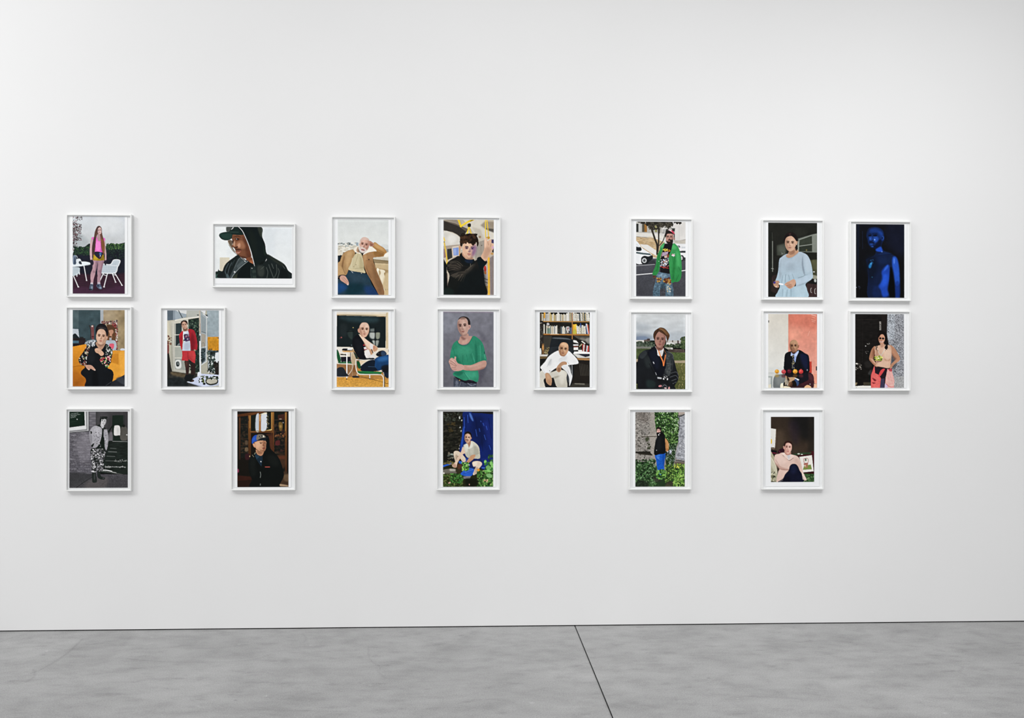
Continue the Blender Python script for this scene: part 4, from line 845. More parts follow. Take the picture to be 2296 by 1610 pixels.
def pic_bookcase(c):
    c.r('242320', 232, 157, 1090, 1446)
    def books(x0, x1, yb, ytop, cols, lean=0):
        x = x0
        while x < x1 - 4:
            w = c.rng.uniform(9, 26)
            t = ytop + c.rng.uniform(0, 34)
            cc = cols[c.rng.integers(len(cols))]
            c.k(cc, [x - lean, t, min(x + w, x1) - 2 - lean, t, min(x + w, x1) - 2, yb, x, yb]); c.ln('6d685c', [x + 1 - lean, t, x + 1, yb], 2.5, a=.6)
            if w > 14: c.r('8d8a7c', x + w * .35 - lean * .7, t + 30, x + w * .55 - lean * .7, t + 50 + c.rng.uniform(0, 40), a=.35, soft=2)
            x += w
    lt = ['dedad0', 'cdc6b4', 'e8e5de', 'b9a988', 'd3cdbd', '8f948c', 'c6b078', 'e0dccf', '5a6468', 'a8a496']
    books(235, 300, 305, 170, ['6b5a3c', '3a3228', 'cfc4a8', '4a3a2c'])
    books(305, 780, 308, 150, lt); c.k('d99a2c', '303 160 330 160 325 262 305 262'); books(800, 1090, 308, 150, lt, 10); c.sp(440, 157, 780, 178, 12, 16, '15130f', 1.6); c.r('15130f', 240, 157, 300, 180, a=.7)
    c.k('26241f', '232 325 1090 325 1090 400 232 400'); c.k('36352f', '610 322 780 322 780 350 610 345')
    books(300, 345, 522, 350, ['e3ddcc', '3a382f', 'cdc6ac']); books(345, 540, 524, 370, lt); books(540, 590, 524, 410, ['4a4e4a', '3a3c38', '9aa09a']); books(590, 690, 526, 390, lt); books(690, 740, 526, 400, ['5a4a3c', '6d655a']); books(745, 785, 526, 390, ['b9bcc0', '5a6a8a'])
    c.k('e6a82c', '800 362 866 360 862 530 800 528'); c.p('a8b04a', '805 470 840 440 858 520 805 525', soft=10, a=.8); c.p('e8c43c', '830 370 862 370 860 440 835 440', soft=6)
    books(870, 1030, 528, 365, ['e0dccc', 'cfc9b4', 'b9b4a0', 'e8e5da', '4a4a44'], 12); c.k('3a5aa0', '925 345 940 345 945 420 930 420'); c.k('d8d4c8', '1020 350 1045 350 1075 528 1050 528'); c.k('4a62a8', '1012 350 1022 350 1055 528 1043 528'); c.k('c85044', '1045 370 1062 365 1084 528 1068 528')
    c.k('e3e0d8', '692 402 738 400 740 470 692 472'); c.k('7d2c2c', '705 415 728 412 722 462 708 462'); c.e('e8e6e0', 715, 492, 12, 16); c.e('dcd8e0', 375, 360, 22, 20); c.e('3a3838', 375, 360, 9, 9); c.k('3f6a60', '362 430 412 430 412 522 362 522', a=.55)
    c.k('b08246', '290 308 1090 312 1090 326 290 322'); c.k('b07a3c', '290 524 1090 532 1090 552 290 542'); c.k('7d5228', '290 540 1090 552 1090 558 290 550'); c.k('a87440', '782 160 797 160 797 620 782 620'); c.ln('e6e4dc', '420 530 560 530', 7); c.k('34302c', '232 320 298 320 300 700 232 700'); c.ln('c9c2b4', '235 345 270 340', 7); c.sp(234, 400, 290, 700, 30, 10, '55534c 2a2a28 6f6c62', 1.6, a=.6)
    c.k('44413a', '300 560 440 565 420 860 300 860'); c.k('7d5c3c', '270 700 310 690 310 880 275 880', soft=6); c.p('c08a4c', '275 740 300 720 300 800 280 800', soft=6); c.k('7a6a48', '315 800 395 795 395 865 318 865'); c.sp(310, 760, 395, 870, 24, 9, 'a3946a 5a5034 8a7c58'); c.p('d9d9d6', '235 800 250 770 260 800 262 870 235 875')
    # desk and papers
    c.k('c9c4bc', '232 880 380 880 360 912 232 915'); c.k('6d5a3c', '232 912 370 910 340 950 232 955'); c.k('1a1b1c', '232 955 320 955 250 1150 232 1150')
    c.k('5d5a52', '815 560 1090 570 1090 660 1000 640 900 620', a=.9); c.p('8a867c', '920 600 1000 600 1050 660 960 640', soft=12, a=.7); c.p('9d9a92', '1020 610 1090 600 1090 690 1040 680', soft=8, a=.8); c.k('e0deda', '805 630 860 640 900 690 808 670'); c.k('f0efec', '805 705 895 705 895 728 805 730'); c.k('e6e4e0', '810 760 890 755 890 800 812 805'); c.k('8a4a3c', '810 735 890 738 885 752 812 755'); c.k('a89a78', '905 740 950 690 965 705 915 755'); c.k('d9d4c8', '960 645 1020 690 1000 700 940 655')
    for i, q in enumerate(('b03a34', 'd8d4cc', '8a2c2c', '3a3838', 'c9ccd0', 'c04a40')): c.k(q, [965 + i * 18, 700 + i * 6, 985 + i * 18, 702 + i * 6, 980 + i * 18, 832, 955 + i * 18, 832])
    c.e('4a4a3c', 925, 790, 18, 26); c.k('f0efec', '810 830 960 825 1090 840 1090 868 810 868'); c.k('e4e2dd', '890 800 955 800 960 830 890 830'); c.k('2f3240', '850 875 1000 870 1090 880 1090 905 900 905', soft=4); c.k('dcdad4', '805 868 900 880 1010 925 1090 905 1090 935 880 935', a=.9); c.ln('b9b9ba', '900 890 1000 920', 12, a=.7)
    c.k('a3784a', '850 938 1090 945 1090 980 900 975'); c.k('26221e', '880 980 1090 985 1090 1446 730 1446 800 1200')
    for i in range(6): c.ln('55524a', [910 + i * 28, 1030 + i * 6, 940 + i * 26, 1240], 10, a=.7)
    c.k('3d3a34', '760 1370 1090 1380 1090 1446 740 1446'); c.k('8d8a7c', '830 1370 1000 1375 1005 1400 830 1390', soft=5, a=.7)
    # office chair
    c.p('23272b', '440 600 520 582 700 592 790 630 800 780 790 860 400 880 400 780'); c.p('6f767a', '440 600 520 588 700 600 770 630 700 622 520 612', soft=6, a=.8); c.k('33383c', '410 760 560 740 790 760 800 850 400 880', a=.8)
    for i in range(7): c.ln('1a1d20', [420 + i * 26, 770, 410 + i * 26, 870], 6, a=.7)
    c.p('1c1e20', '330 1150 560 1120 800 1060 800 1300 720 1440 330 1440'); c.ln('a9adb0', '785 1060 790 1250', 9); c.ln('8a8e90', '745 1070 770 1170', 9); c.p('4a4d52', '680 1220 740 1190 760 1300 720 1360', soft=12)
    # figure in white
    c.p('cbc7bb', '232 1200 300 1150 420 1180 540 1150 640 1150 700 1200 690 1280 700 1446 540 1446 500 1380 470 1280 420 1290 340 1280 300 1330 330 1446 232 1446', c2='b9b4a6'); c.p('1f2022', '330 1330 440 1280 500 1400 520 1446 340 1446'); c.p('9a9484', '470 1270 560 1240 600 1240 500 1290', soft=8, a=.8); c.p('dedacf', '560 1180 660 1180 660 1300 600 1400', soft=30, a=.6); c.ln('8d8778', '240 1260 300 1400', 8, a=.6); c.ln('8a8474', '420 1190 520 1150', 8, a=.6); c.k('d3cec2', '232 1250 300 1320 330 1446 232 1446', soft=4, a=.7)
    c.p('e6e6e6', '560 810 470 850 380 920 320 1010 250 1090 260 1130 330 1210 400 1190 500 1120 600 1080 700 1080 740 1060 880 1040 893 1000 850 930 780 860 740 825 690 810'); c.p('dedede', '600 1090 700 1070 740 1100 770 1200 790 1260 770 1350 740 1420 735 1280 690 1180'); c.p('bdbfc2', '400 980 440 960 420 1060 370 1060', soft=14, a=.6); c.p('c2c4c6', '600 940 700 900 680 980 560 1000', soft=22, a=.5); c.p('b3b5b8', '620 1080 690 1130 740 1230 720 1160', soft=10, a=.6); c.ln('b0b2b5', '280 1120 330 1200', 7, a=.6); c.ln('a9abae', '430 960 360 1090', 7, a=.6); c.ln('a9abae', '570 960 660 910', 6, a=.6); c.ln('a3a5a8', '700 1000 750 1060', 7, a=.6); c.e('4a4c58', 405, 1160, 8, 7)
    c.p('b98d6c', '690 1010 640 1000 590 1020 530 1090 520 1150 560 1185 600 1150 600 1090 640 1060 695 1050'); c.p('8d6248', '540 1110 590 1110 580 1170 545 1165', soft=8, a=.6); c.ln('6d4a38', '555 1120 550 1165', 4, a=.7); c.ln('6d4a38', '575 1115 572 1165', 4, a=.7)
    c.p('b78c6a', '330 1210 370 1195 410 1230 440 1300 435 1390 420 1410 390 1400 350 1360 335 1290'); c.p('c9a07c', '350 1220 390 1220 410 1290 370 1290', soft=8, a=.6)
    for q in ('370 1320 375 1380', '395 1320 400 1400', '415 1320 420 1400'): c.ln('7d5640', q, 5, a=.7)
    c.face(640, 792, 172, 240, 'c2926e', '7d543c', 8, -.05, -1, light='e0bb96', lip='7d4c40', eye='2c201a', brow='6a4c3a'); c.p('ddb690', '580 730 620 685 680 680 720 730 690 740 620 720', soft=14, a=.7); c.p('b9ada0', '555 760 565 740 575 800 560 800', soft=4, a=.7); c.p('8a5c44', '570 860 640 890 690 860 660 910 600 905', soft=10, a=.5)
    for q in (-1, 1): c.ln('4a382c', [640 + q * 40 - 26, 772 + q * 6, 640 + q * 40 + 26, 776 + q * 6, 640 + q * 40 + 18, 800 + q * 6, 640 + q * 40 - 18, 797 + q * 6, 640 + q * 40 - 26, 772 + q * 6], 4, a=.6)
    c.ln('c9cbce', '560 830 548 900 580 920', 6, a=.6)

def pic_green_jacket(c):
    c.r('c8c6c2', 242, 130, 1090, 1416); c.k('aaa7a0', '242 130 560 130 740 240 900 250 900 330 500 330 242 320', a=.9); c.k('cfccc8', '820 130 1090 130 1090 430 980 455 900 440 910 240 840 215'); c.ln('bdbab6', '975 160 978 450', 6)
    for x, q in ((245, '3a3c3a'), (285, 'b9b9b6'), (345, '5a5548'), (385, '9a6c34'), (440, 'a8a59c'), (500, '7d7a70'), (560, '8d8a5c')): c.r(q, x, 170, x + 42, 310)
    c.k('2c2e2c', '700 260 780 260 770 330 690 330'); c.k('dad8d4', '690 200 760 220 740 330 690 320', a=.7); c.ln('4a4a46', '830 240 905 250', 10); c.k('3a3b3a', '850 255 905 250 900 300 860 290')
    c.k('d3d0c8', '242 320 520 335 740 380 740 470 620 450 242 390'); c.ln('5d564c', '242 392 460 405 560 420', 6); c.ln('6d665c', '890 460 980 455 1090 435', 7); c.k('b9b3a8', '890 462 1090 440 1090 505 890 500')
    c.k('bda37d', '242 395 560 420 720 480 700 770 500 740 242 500'); c.nz(242, 395, 720, 760, .07, 30, 10); c.sp(250, 400, 600, 560, 30, 12, 'a88a60 cdb58c', 3, a=.5, rot=5); c.k('dad7d2', '310 520 440 530 590 630 590 720 480 660 330 560')
    # road
    c.k('54555c', '242 780 1090 740 1090 1416 242 1416', c2='46474d'); c.nz(242, 830, 1090, 1416, .04, 14, 8); c.k('3e3f44', '242 840 560 790 580 860 242 885', soft=6); c.ln('a3a4a8', '242 892 560 866', 9); c.ln('e4e4e4', '242 1048 520 1022', 14); c.ln('e4e4e4', '1018 975 1090 965', 14)
    # tree
    c.ln('38332c', '600 690 600 540 560 420 500 240 450 130', 30); c.ln('38332c', '612 640 625 480 625 280 610 130', 24); c.ln('3b362f', '640 540 700 460 760 300 850 180', 16); c.ln('3a352e', '560 440 540 330 470 210 300 140', 10); c.ln('3a352e', '600 270 520 200', 10); c.ln('4a443a', '640 330 660 200 700 140', 10)
    c.sp(430, 130, 860, 190, 150, 16, '2c2a24 3d3a32 1f1e1a 4a473e', 1.8); c.sp(460, 180, 640, 260, 50, 12, '2f2c26 4a463c', 1.8, a=.8); c.sp(640, 150, 840, 230, 60, 11, '302d27 514d43', 1.8, a=.8); c.sp(270, 132, 420, 170, 24, 10, '302d27', 1.8); c.sp(860, 130, 1010, 160, 24, 11, '2f2c27', 1.8)
    # vans
    c.p('e2e4e6', '236 490 290 510 340 580 440 650 500 690 510 760 440 830 236 840'); c.p('23282c', '242 560 300 555 335 600 320 635 242 630'); c.p('cfd3d6', '242 510 280 530 310 570 242 560'); c.k('55666a', '242 650 360 668 480 680 500 710 340 695 242 680'); c.p('24282c', '330 760 380 720 450 730 520 710 525 770 470 815 430 855 340 850'); c.e('202224', 385, 795, 56, 58); c.e('b9bcbe', 383, 800, 40, 42); c.e('55585a', 383, 802, 22, 24)
    c.k('e0e1e2', '900 510 1090 515 1090 750 1000 700 920 620'); c.k('3a3f42', '985 632 1090 630 1090 665 990 665'); c.e('26282a', 1025, 755, 32, 52); c.e('b9bbbc', 1018, 755, 18, 34); c.k('3a3b3e', '1040 760 1090 745 1090 800 1040 800'); c.sp(940, 540, 990, 575, 14, 9, '4a5054 8d9396'); c.k('b9bdc2', '1015 560 1080 560 1080 585 1015 585', a=.7)
    # jeans
    c.p('5d7688', '610 1000 820 1020 850 1150 870 1260 870 1420 750 1420 745 1300 710 1210 650 1300 640 1420 540 1420 530 1330 560 1200 590 1090', c2='4f6878'); c.p('7d97a8', '640 1030 760 1050 720 1110 640 1090', soft=16, a=.7); c.p('8aa3b2', '760 1220 820 1240 830 1380 780 1360', soft=18, a=.6); c.p('39505f', '680 1180 740 1190 720 1280 660 1280', soft=14, a=.7); c.nz(530, 1000, 880, 1420, .12, 16)
    c.sp(595, 1100, 670, 1160, 26, 13, '6d4c2c b0843c 3d3024 8a3c2c c9a050'); c.sp(710, 1100, 830, 1185, 50, 14, '7d4a2c 4a2f24 a87838 5d3424 c4963c'); c.sp(760, 1190, 830, 1340, 24, 9, 'b9b08a c9a86a d8d4c4', 1, a=.8); c.ln('2f4452', '545 1350 640 1370', 9, a=.6)
    c.e('6d4a3c', 552, 1078, 24, 26); c.e('4a2c28', 545, 1070, 10, 12, soft=4)
    # shirt
    c.k('1d1d1f', '720 510 870 500 850 640 800 760 815 1030 650 1000 660 760 700 600'); c.sp(695, 600, 780, 635, 26, 9, 'c9b43c 8a6c2c d8cc50'); c.e('d98a2c', 802, 628, 22, 18); c.e('2a1c14', 800, 628, 12, 10); c.k('a893a8', '690 660 790 645 780 690 680 730'); c.k('c2aa9a', '720 720 790 700 780 790 740 800'); c.p('8a4a3c', '770 690 800 700 795 760 775 760'); c.sp(660, 750, 800, 900, 90, 11, '2a2c34 c9ccd6 8d93a4 d8c8b8 15161a a04a3c 5a6274'); c.ln('b03430', '662 905 790 932', 13)
    c.sp(670, 900, 780, 935, 10, 5, '1d1d1f d86058')
    # jacket
    c.p('3a9152', '730 490 660 545 640 620 600 720 575 880 520 1030 560 1055 600 1040 640 940 655 760 700 600', c2='2f8a46'); c.p('3d9a56', '880 500 960 570 1000 690 1018 860 1010 1080 960 1160 900 1165 850 1180 830 1090 810 930 800 740 840 620', c2='2f8c48'); c.p('267a3c', '890 700 920 760 900 1000 880 1150 860 1000', soft=16, a=.8); c.p('4cb566', '930 640 980 720 990 900 940 880', soft=25, a=.6); c.p('267a3c', '620 720 650 740 620 920 590 1000', soft=10, a=.7); c.p('58ba70', '660 560 720 510 700 580', soft=8, a=.7); c.p('4cb262', '870 520 930 570 910 605 860 600', soft=8, a=.7)
    for q in ('540 1000 600 960', '840 1150 890 1050', '960 900 1000 980', '920 1150 970 1040', '850 700 880 860'): c.ln('23713a', q, 9, a=.6)
    c.k('d9d0d2', '848 680 905 700 900 735 845 715'); c.sp(850, 685, 900, 730, 14, 7, 'b04450 3a3c40 e8e4e4'); c.e('e6e6e6', 628, 812, 6, 6)
    # head
    c.face(812, 400, 138, 190, 'b98a7c', '77504a', 2, -.12, 1, lip='a05a54', brow='2a1f1c'); c.p('2b2220', '752 440 770 470 800 430 850 440 870 430 870 490 830 510 780 505 755 480'); c.e('b07068', 803, 462, 20, 9); c.p('2a2423', '740 400 745 310 790 278 850 280 895 320 900 400 885 400 880 350 820 335 770 345 755 390'); c.p('c8455c', '800 275 850 275 895 320 890 345 850 310', soft=2); c.p('e6c8d0', '800 268 830 270 850 300 815 285'); c.e('9d6e62', 893, 425, 12, 24)

def pic_meadow(c):
    c.r('c4c7c8', 242, 155, 1085, 600, c2='b9bfc4'); c.nz(242, 155, 1085, 560, .035, 120, 40); c.p('8d97a3', '242 480 480 500 540 590 242 600', soft=40, a=.9); c.p('6f7f98', '242 540 400 530 480 590 242 600', soft=16, a=.8); c.p('9aa2aa', '242 320 420 330 500 400 260 430', soft=50, a=.6); c.p('a3abb2', '800 480 1085 470 1085 600 800 600', soft=30, a=.6)
    c.k('d3d2cc', '242 595 480 600 480 640 242 640'); c.k('6b5d58', '375 595 430 580 430 570 480 570 480 640 375 640'); c.k('3d3534', '430 572 480 572 478 600 432 600', a=.7); c.k('b9b7b0', '760 600 1020 600 1020 690 760 690'); c.k('6a5a56', '770 600 785 600 785 630 770 630'); c.k('5d4f4c', '945 598 972 598 975 680 948 680'); c.k('5d504c', '858 598 876 598 876 630 858 630'); c.k('dadad6', '760 640 880 635 880 680 750 690', a=.8)
    c.k('5d665c', '242 620 560 660 560 720 242 715'); c.sp(242, 620, 560, 710, 120, 12, '3d4a3c 4f5c4a 2d382e 667060'); c.sp(720, 660, 1085, 720, 120, 12, '3f4c38 556248 2c382a'); c.sp(1010, 540, 1085, 740, 110, 13, '3f4f34 5a6a44 2f3d2a 4a5a3c'); c.k('77786f', '242 705 500 710 500 740 242 745'); c.k('554a44', '780 745 1070 750 1075 810 800 800'); c.k('9a988c', '720 715 870 720 870 755 780 750'); c.e('d4d4d0', 850, 742, 24, 8)
    c.k('4d5a38', '242 740 500 740 500 930 242 930'); c.k('56653a', '760 800 1085 810 1085 950 800 950'); c.nz(242, 740, 1085, 940, .1, 18, 10); c.k('a8957a', '242 920 300 920 290 960 242 970'); c.k('a59579', '880 945 1085 940 1085 990 880 990', soft=5); c.k('6b6a3e', '880 985 1085 985 1085 1440 900 1440', c2='4f5430'); c.sp(880, 990, 1085, 1430, 150, 14, '7d7a48 5a6236 8d8450 464d2a 9a9060', .25, rot=8); c.k('3a4028', '242 1340 320 1340 420 1440 242 1440'); c.sp(242, 1340, 360, 1440, 40, 10, '5a6038 2f3620 6d6d40', .4, rot=8)
    # coat
    c.p('23262b', '560 700 480 750 390 770 290 860 265 1000 245 1200 270 1340 330 1440 880 1440 900 1380 960 1280 970 1200 930 1080 890 920 860 830 760 780 720 730', c2='1b1d20'); c.p('3a3f42', '300 850 390 770 430 830 360 910 310 900', soft=10, a=.9); c.p('33393a', '380 900 470 880 500 1040 420 1060', soft=25, a=.7); c.p('4a4f50', '760 800 850 830 880 960 830 1180 740 1160 740 960', soft=22, a=.8); c.p('2b3a38', '420 1280 560 1300 560 1400 440 1400', soft=25, a=.7); c.ln('85898a', '760 780 860 835 880 920', 6, a=.7)
    for q in ('840 1160 930 1140 965 1200', '820 1230 920 1200 965 1260', '850 1290 930 1260', '870 1340 930 1310', '740 990 830 1000'): c.ln('7d8082', q, 8, a=.6)
    for q in ('830 1190 930 1170', '830 1260 940 1230', '470 1000 560 1180', '860 900 840 1150'): c.ln('111214', q, 10, a=.8)
    c.sp(700, 850, 870, 1200, 60, 14, '5a5e5e 33373a 6a6e6c', 1.2, a=.4); c.nz(790, 1290, 900, 1430, .2, 8)
    c.p('14161e', '560 700 600 760 650 860 720 1000 740 880 760 840 720 740 760 1000 690 1200 620 1210 560 1120 470 900 440 800'); c.p('1d2130', '470 800 580 780 640 960 600 1100 530 980', soft=25, a=.7)
    c.p('d6d3d2', '565 695 620 750 700 730 715 750 690 860 650 870 610 850 600 770'); c.p('b9b4b4', '640 780 690 770 680 850 650 850', soft=6, a=.6); c.ln('e07a3c', '630 780 660 870 700 960 712 1030', 20); c.ln('e8743a', '745 850 730 940 715 1030', 16); c.ln('f4a868', '630 785 655 850', 9, a=.8); c.ln('a8683c', '715 750 760 840', 6); c.p('c0bdc0', '530 965 555 990 545 1000'); c.e('b9c0cc', 540, 975, 9, 9)
    c.p('7d5448', '580 700 640 740 710 715 690 760 630 775 590 740')
    c.face(655, 590, 196, 280, 'a8796a', '704a44', 3, -.05, 1, lip='8a4a48', brow='4a342c'); c.p('8a5c52', '570 660 640 720 720 680 690 720 640 745 590 710', soft=14, a=.5)
    c.p('4a3226', '562 600 540 555 536 500 560 440 610 400 655 384 650 430 610 470 582 515 570 560'); c.p('5a3f2c', '628 400 660 378 730 396 788 458 816 510 806 560 786 605 768 585 752 530 712 492 660 462 628 440'); c.p('9a7048', '630 392 700 396 770 462 800 510 760 480 690 430', soft=14, a=.65); c.ln('3a261c', '640 400 600 440 565 520', 7, a=.6); c.ln('3a261c', '650 410 700 450 765 540', 7, a=.6); c.ln('a87c50', '640 400 700 430 770 500', 8, a=.55); c.ln('8a6440', '650 395 740 430 800 510', 8, a=.55); c.ln('6d4c34', '600 420 565 480 552 550', 8, a=.6)
    # camera in the hands
    c.p('1a1b1d', '600 1230 690 1210 780 1230 800 1330 790 1420 680 1420 640 1330'); c.k('a8aaae', '605 1225 680 1235 680 1260 610 1255'); c.sp(700, 1210, 790, 1290, 22, 10, 'd9dadc 3a3b3e 8a8c90 111214', 1.4); c.p('2b2d30', '680 1350 740 1340 790 1390 780 1430 690 1430'); c.ln('6f7276', '690 1390 730 1360 770 1390', 8); c.e('b9787a', 655, 1380, 30, 16, -10); c.p('c08a88', '800 1395 820 1400 818 1440 790 1440'); c.e('c9a8a8', 745, 1415, 24, 9); c.ln('b9bcc0', '575 1150 590 1190', 7)

def pic_ivy_wall(c):
    c.r('8a857f', 227, 147, 1077, 1427); c.nz(227, 147, 600, 1100, .12, 14, 10); c.sp(230, 150, 560, 1050, 480, 8, '6a655f a8a29a 55514b 9d978f 3f3c38 b3ada4', 1.6, a=.75); c.p('a39c92', '480 150 560 150 580 500 570 1090 500 1050 480 800', soft=20, a=.7); c.p('5d544e', '270 160 420 160 440 330 300 300', soft=40, a=.4)
    c.ln('4a4238', '330 568 480 566 600 562', 12); c.ln('c9c2b4', '340 556 600 548', 6, a=.5); c.k('2b2823', '230 825 480 820 490 850 520 880 520 895 230 850'); c.k('3a352e', '280 850 520 870 515 890 300 875'); c.p('4a4f3c', '400 590 460 585 450 640 410 650', soft=8); c.sp(430, 680, 490, 780, 18, 12, '4a4f3a 3a3c30 5d5f4c')
    # ivy
    c.k('2f4428', '555 147 960 147 965 400 960 660 920 760 900 960 870 1090 760 1110 730 900 720 560 580 480 565 300'); c.clip('555 147 960 147 975 300 960 660 925 760 905 960 870 1090 760 1110 730 900 720 560 580 480 560 300', k=True)
    c.sp(555, 147, 970, 560, 620, 9, '3f6630 27401f 5f8a44 1b2c18 7aa45c a3bf90 345a2a', 1.5); c.sp(700, 480, 970, 760, 280, 9, '4a7034 2b4422 6f9650 203319', 1.5); c.sp(720, 680, 940, 1100, 300, 8, '35482f 202d1f 4f6a44 64786a 1a231a 8a9a88', 1.5); c.clip()
    c.k('97999f', '975 240 1077 190 1077 980 920 950 915 860 960 700'); c.nz(915, 200, 1077, 1000, .1, 12); c.sp(960, 220, 1075, 960, 80, 12, 'b3b5bb 7d7f85 c6c8cc 6a6c72', 1.5, a=.6); c.ln('2c2c30', '968 215 1000 220 1077 185', 14); c.ln('2a2a2e', '975 230 970 460', 12); c.k('a89a90', '960 150 1077 147 1077 180 965 200'); c.ln('26262a', '920 980 990 985 1077 1000', 12); c.ln('c9cbd0', '920 910 1075 930', 14, a=.6); c.k('6a5f52', '900 1000 1077 1010 1077 1100 900 1080'); c.sp(780, 800, 840, 880, 14, 12, '8a90a0 b9bcc6 5a5f6a')
    # undergrowth
    c.k('2b3f28', '227 980 300 1010 420 990 520 1060 620 1160 740 1190 800 1090 900 1060 1077 1080 1077 1427 227 1427'); c.sp(227, 960, 620, 1427, 480, 11, '3a5c34 24381f 527a48 1b2a1a 6a9060 2f4a2c 47663c', 1.7); c.sp(740, 1040, 1077, 1427, 480, 10, '4a6a2c 2c441e 6f9640 1f3018 86a84c 3a5a2c', 1.6); c.sp(880, 1030, 1000, 1110, 22, 9, 'b3b840 8fa038 d0cc50'); c.sp(860, 1150, 1060, 1420, 90, 9, '78a848 94bf58 5a8a38', 1.6)
    c.p('1c201c', '260 1330 400 1320 460 1427 240 1427', soft=20, a=.7); c.p('3a3632', '540 1260 640 1250 660 1330 560 1340', soft=14, a=.7); c.p('4a4238', '770 1350 860 1340 850 1427 740 1427', soft=10, a=.8)
    # figure
    c.p('1f62cc', '570 880 735 850 730 960 718 1060 725 1160 720 1240 640 1250 620 1170 600 1100 585 980'); c.p('4a8ae6', '590 890 640 880 640 940 600 940', soft=8, a=.7); c.p('1748a0', '690 900 730 880 715 1080 700 1040', soft=12, a=.7)
    for q in ('600 960 660 1000 700 960', '610 1060 660 1030', '620 1120 700 1090', '610 900 700 930'): c.ln('184ca8', q, 8, a=.7)
    c.ln('5a98ee', '600 930 640 960', 7, a=.6)
    c.sp(590, 1150, 740, 1290, 50, 16, '3f6a34 2b4a26 5a8a48 7ab04c', 1.7)
    c.p('c08a54', '730 600 770 630 797 690 797 780 775 825 740 800 728 700'); c.p('9a673c', '730 640 760 700 760 800 735 780', soft=8, a=.6); c.e('a87040', 770, 790, 24, 22, soft=5); c.sp(740, 840, 780, 910, 12, 11, '1d1d1f c9ccd0 3a3b3e')
    c.p('151718', '590 500 640 520 680 490 730 550 738 700 738 850 640 870 565 888 545 830 560 720 575 630 600 570'); c.p('24272a', '600 600 660 580 660 780 590 800', soft=25, a=.6); c.ln('4a4d50', '580 640 600 590', 5, a=.8); c.e('9a9ca0', 590, 803, 8, 8)
    c.p('141414', '600 515 650 495 690 490 720 540 640 560 600 560'); c.e('dcdcdc', 628, 535, 9, 16, 15); c.e('dcdcdc', 642, 515, 8, 7); c.face(625, 468, 72, 96, 'd3a69a', '94675e', 0, -.25, 1, lip='b07068'); c.p('141414', '592 505 660 495 690 520 620 560 598 545'); c.e('e3e3e3', 626, 538, 8, 14, 15); c.e('e3e3e3', 644, 516, 8, 6); c.p('231c1a', '582 450 590 420 625 402 660 415 675 460 665 500 655 460 630 440 600 445 590 470')

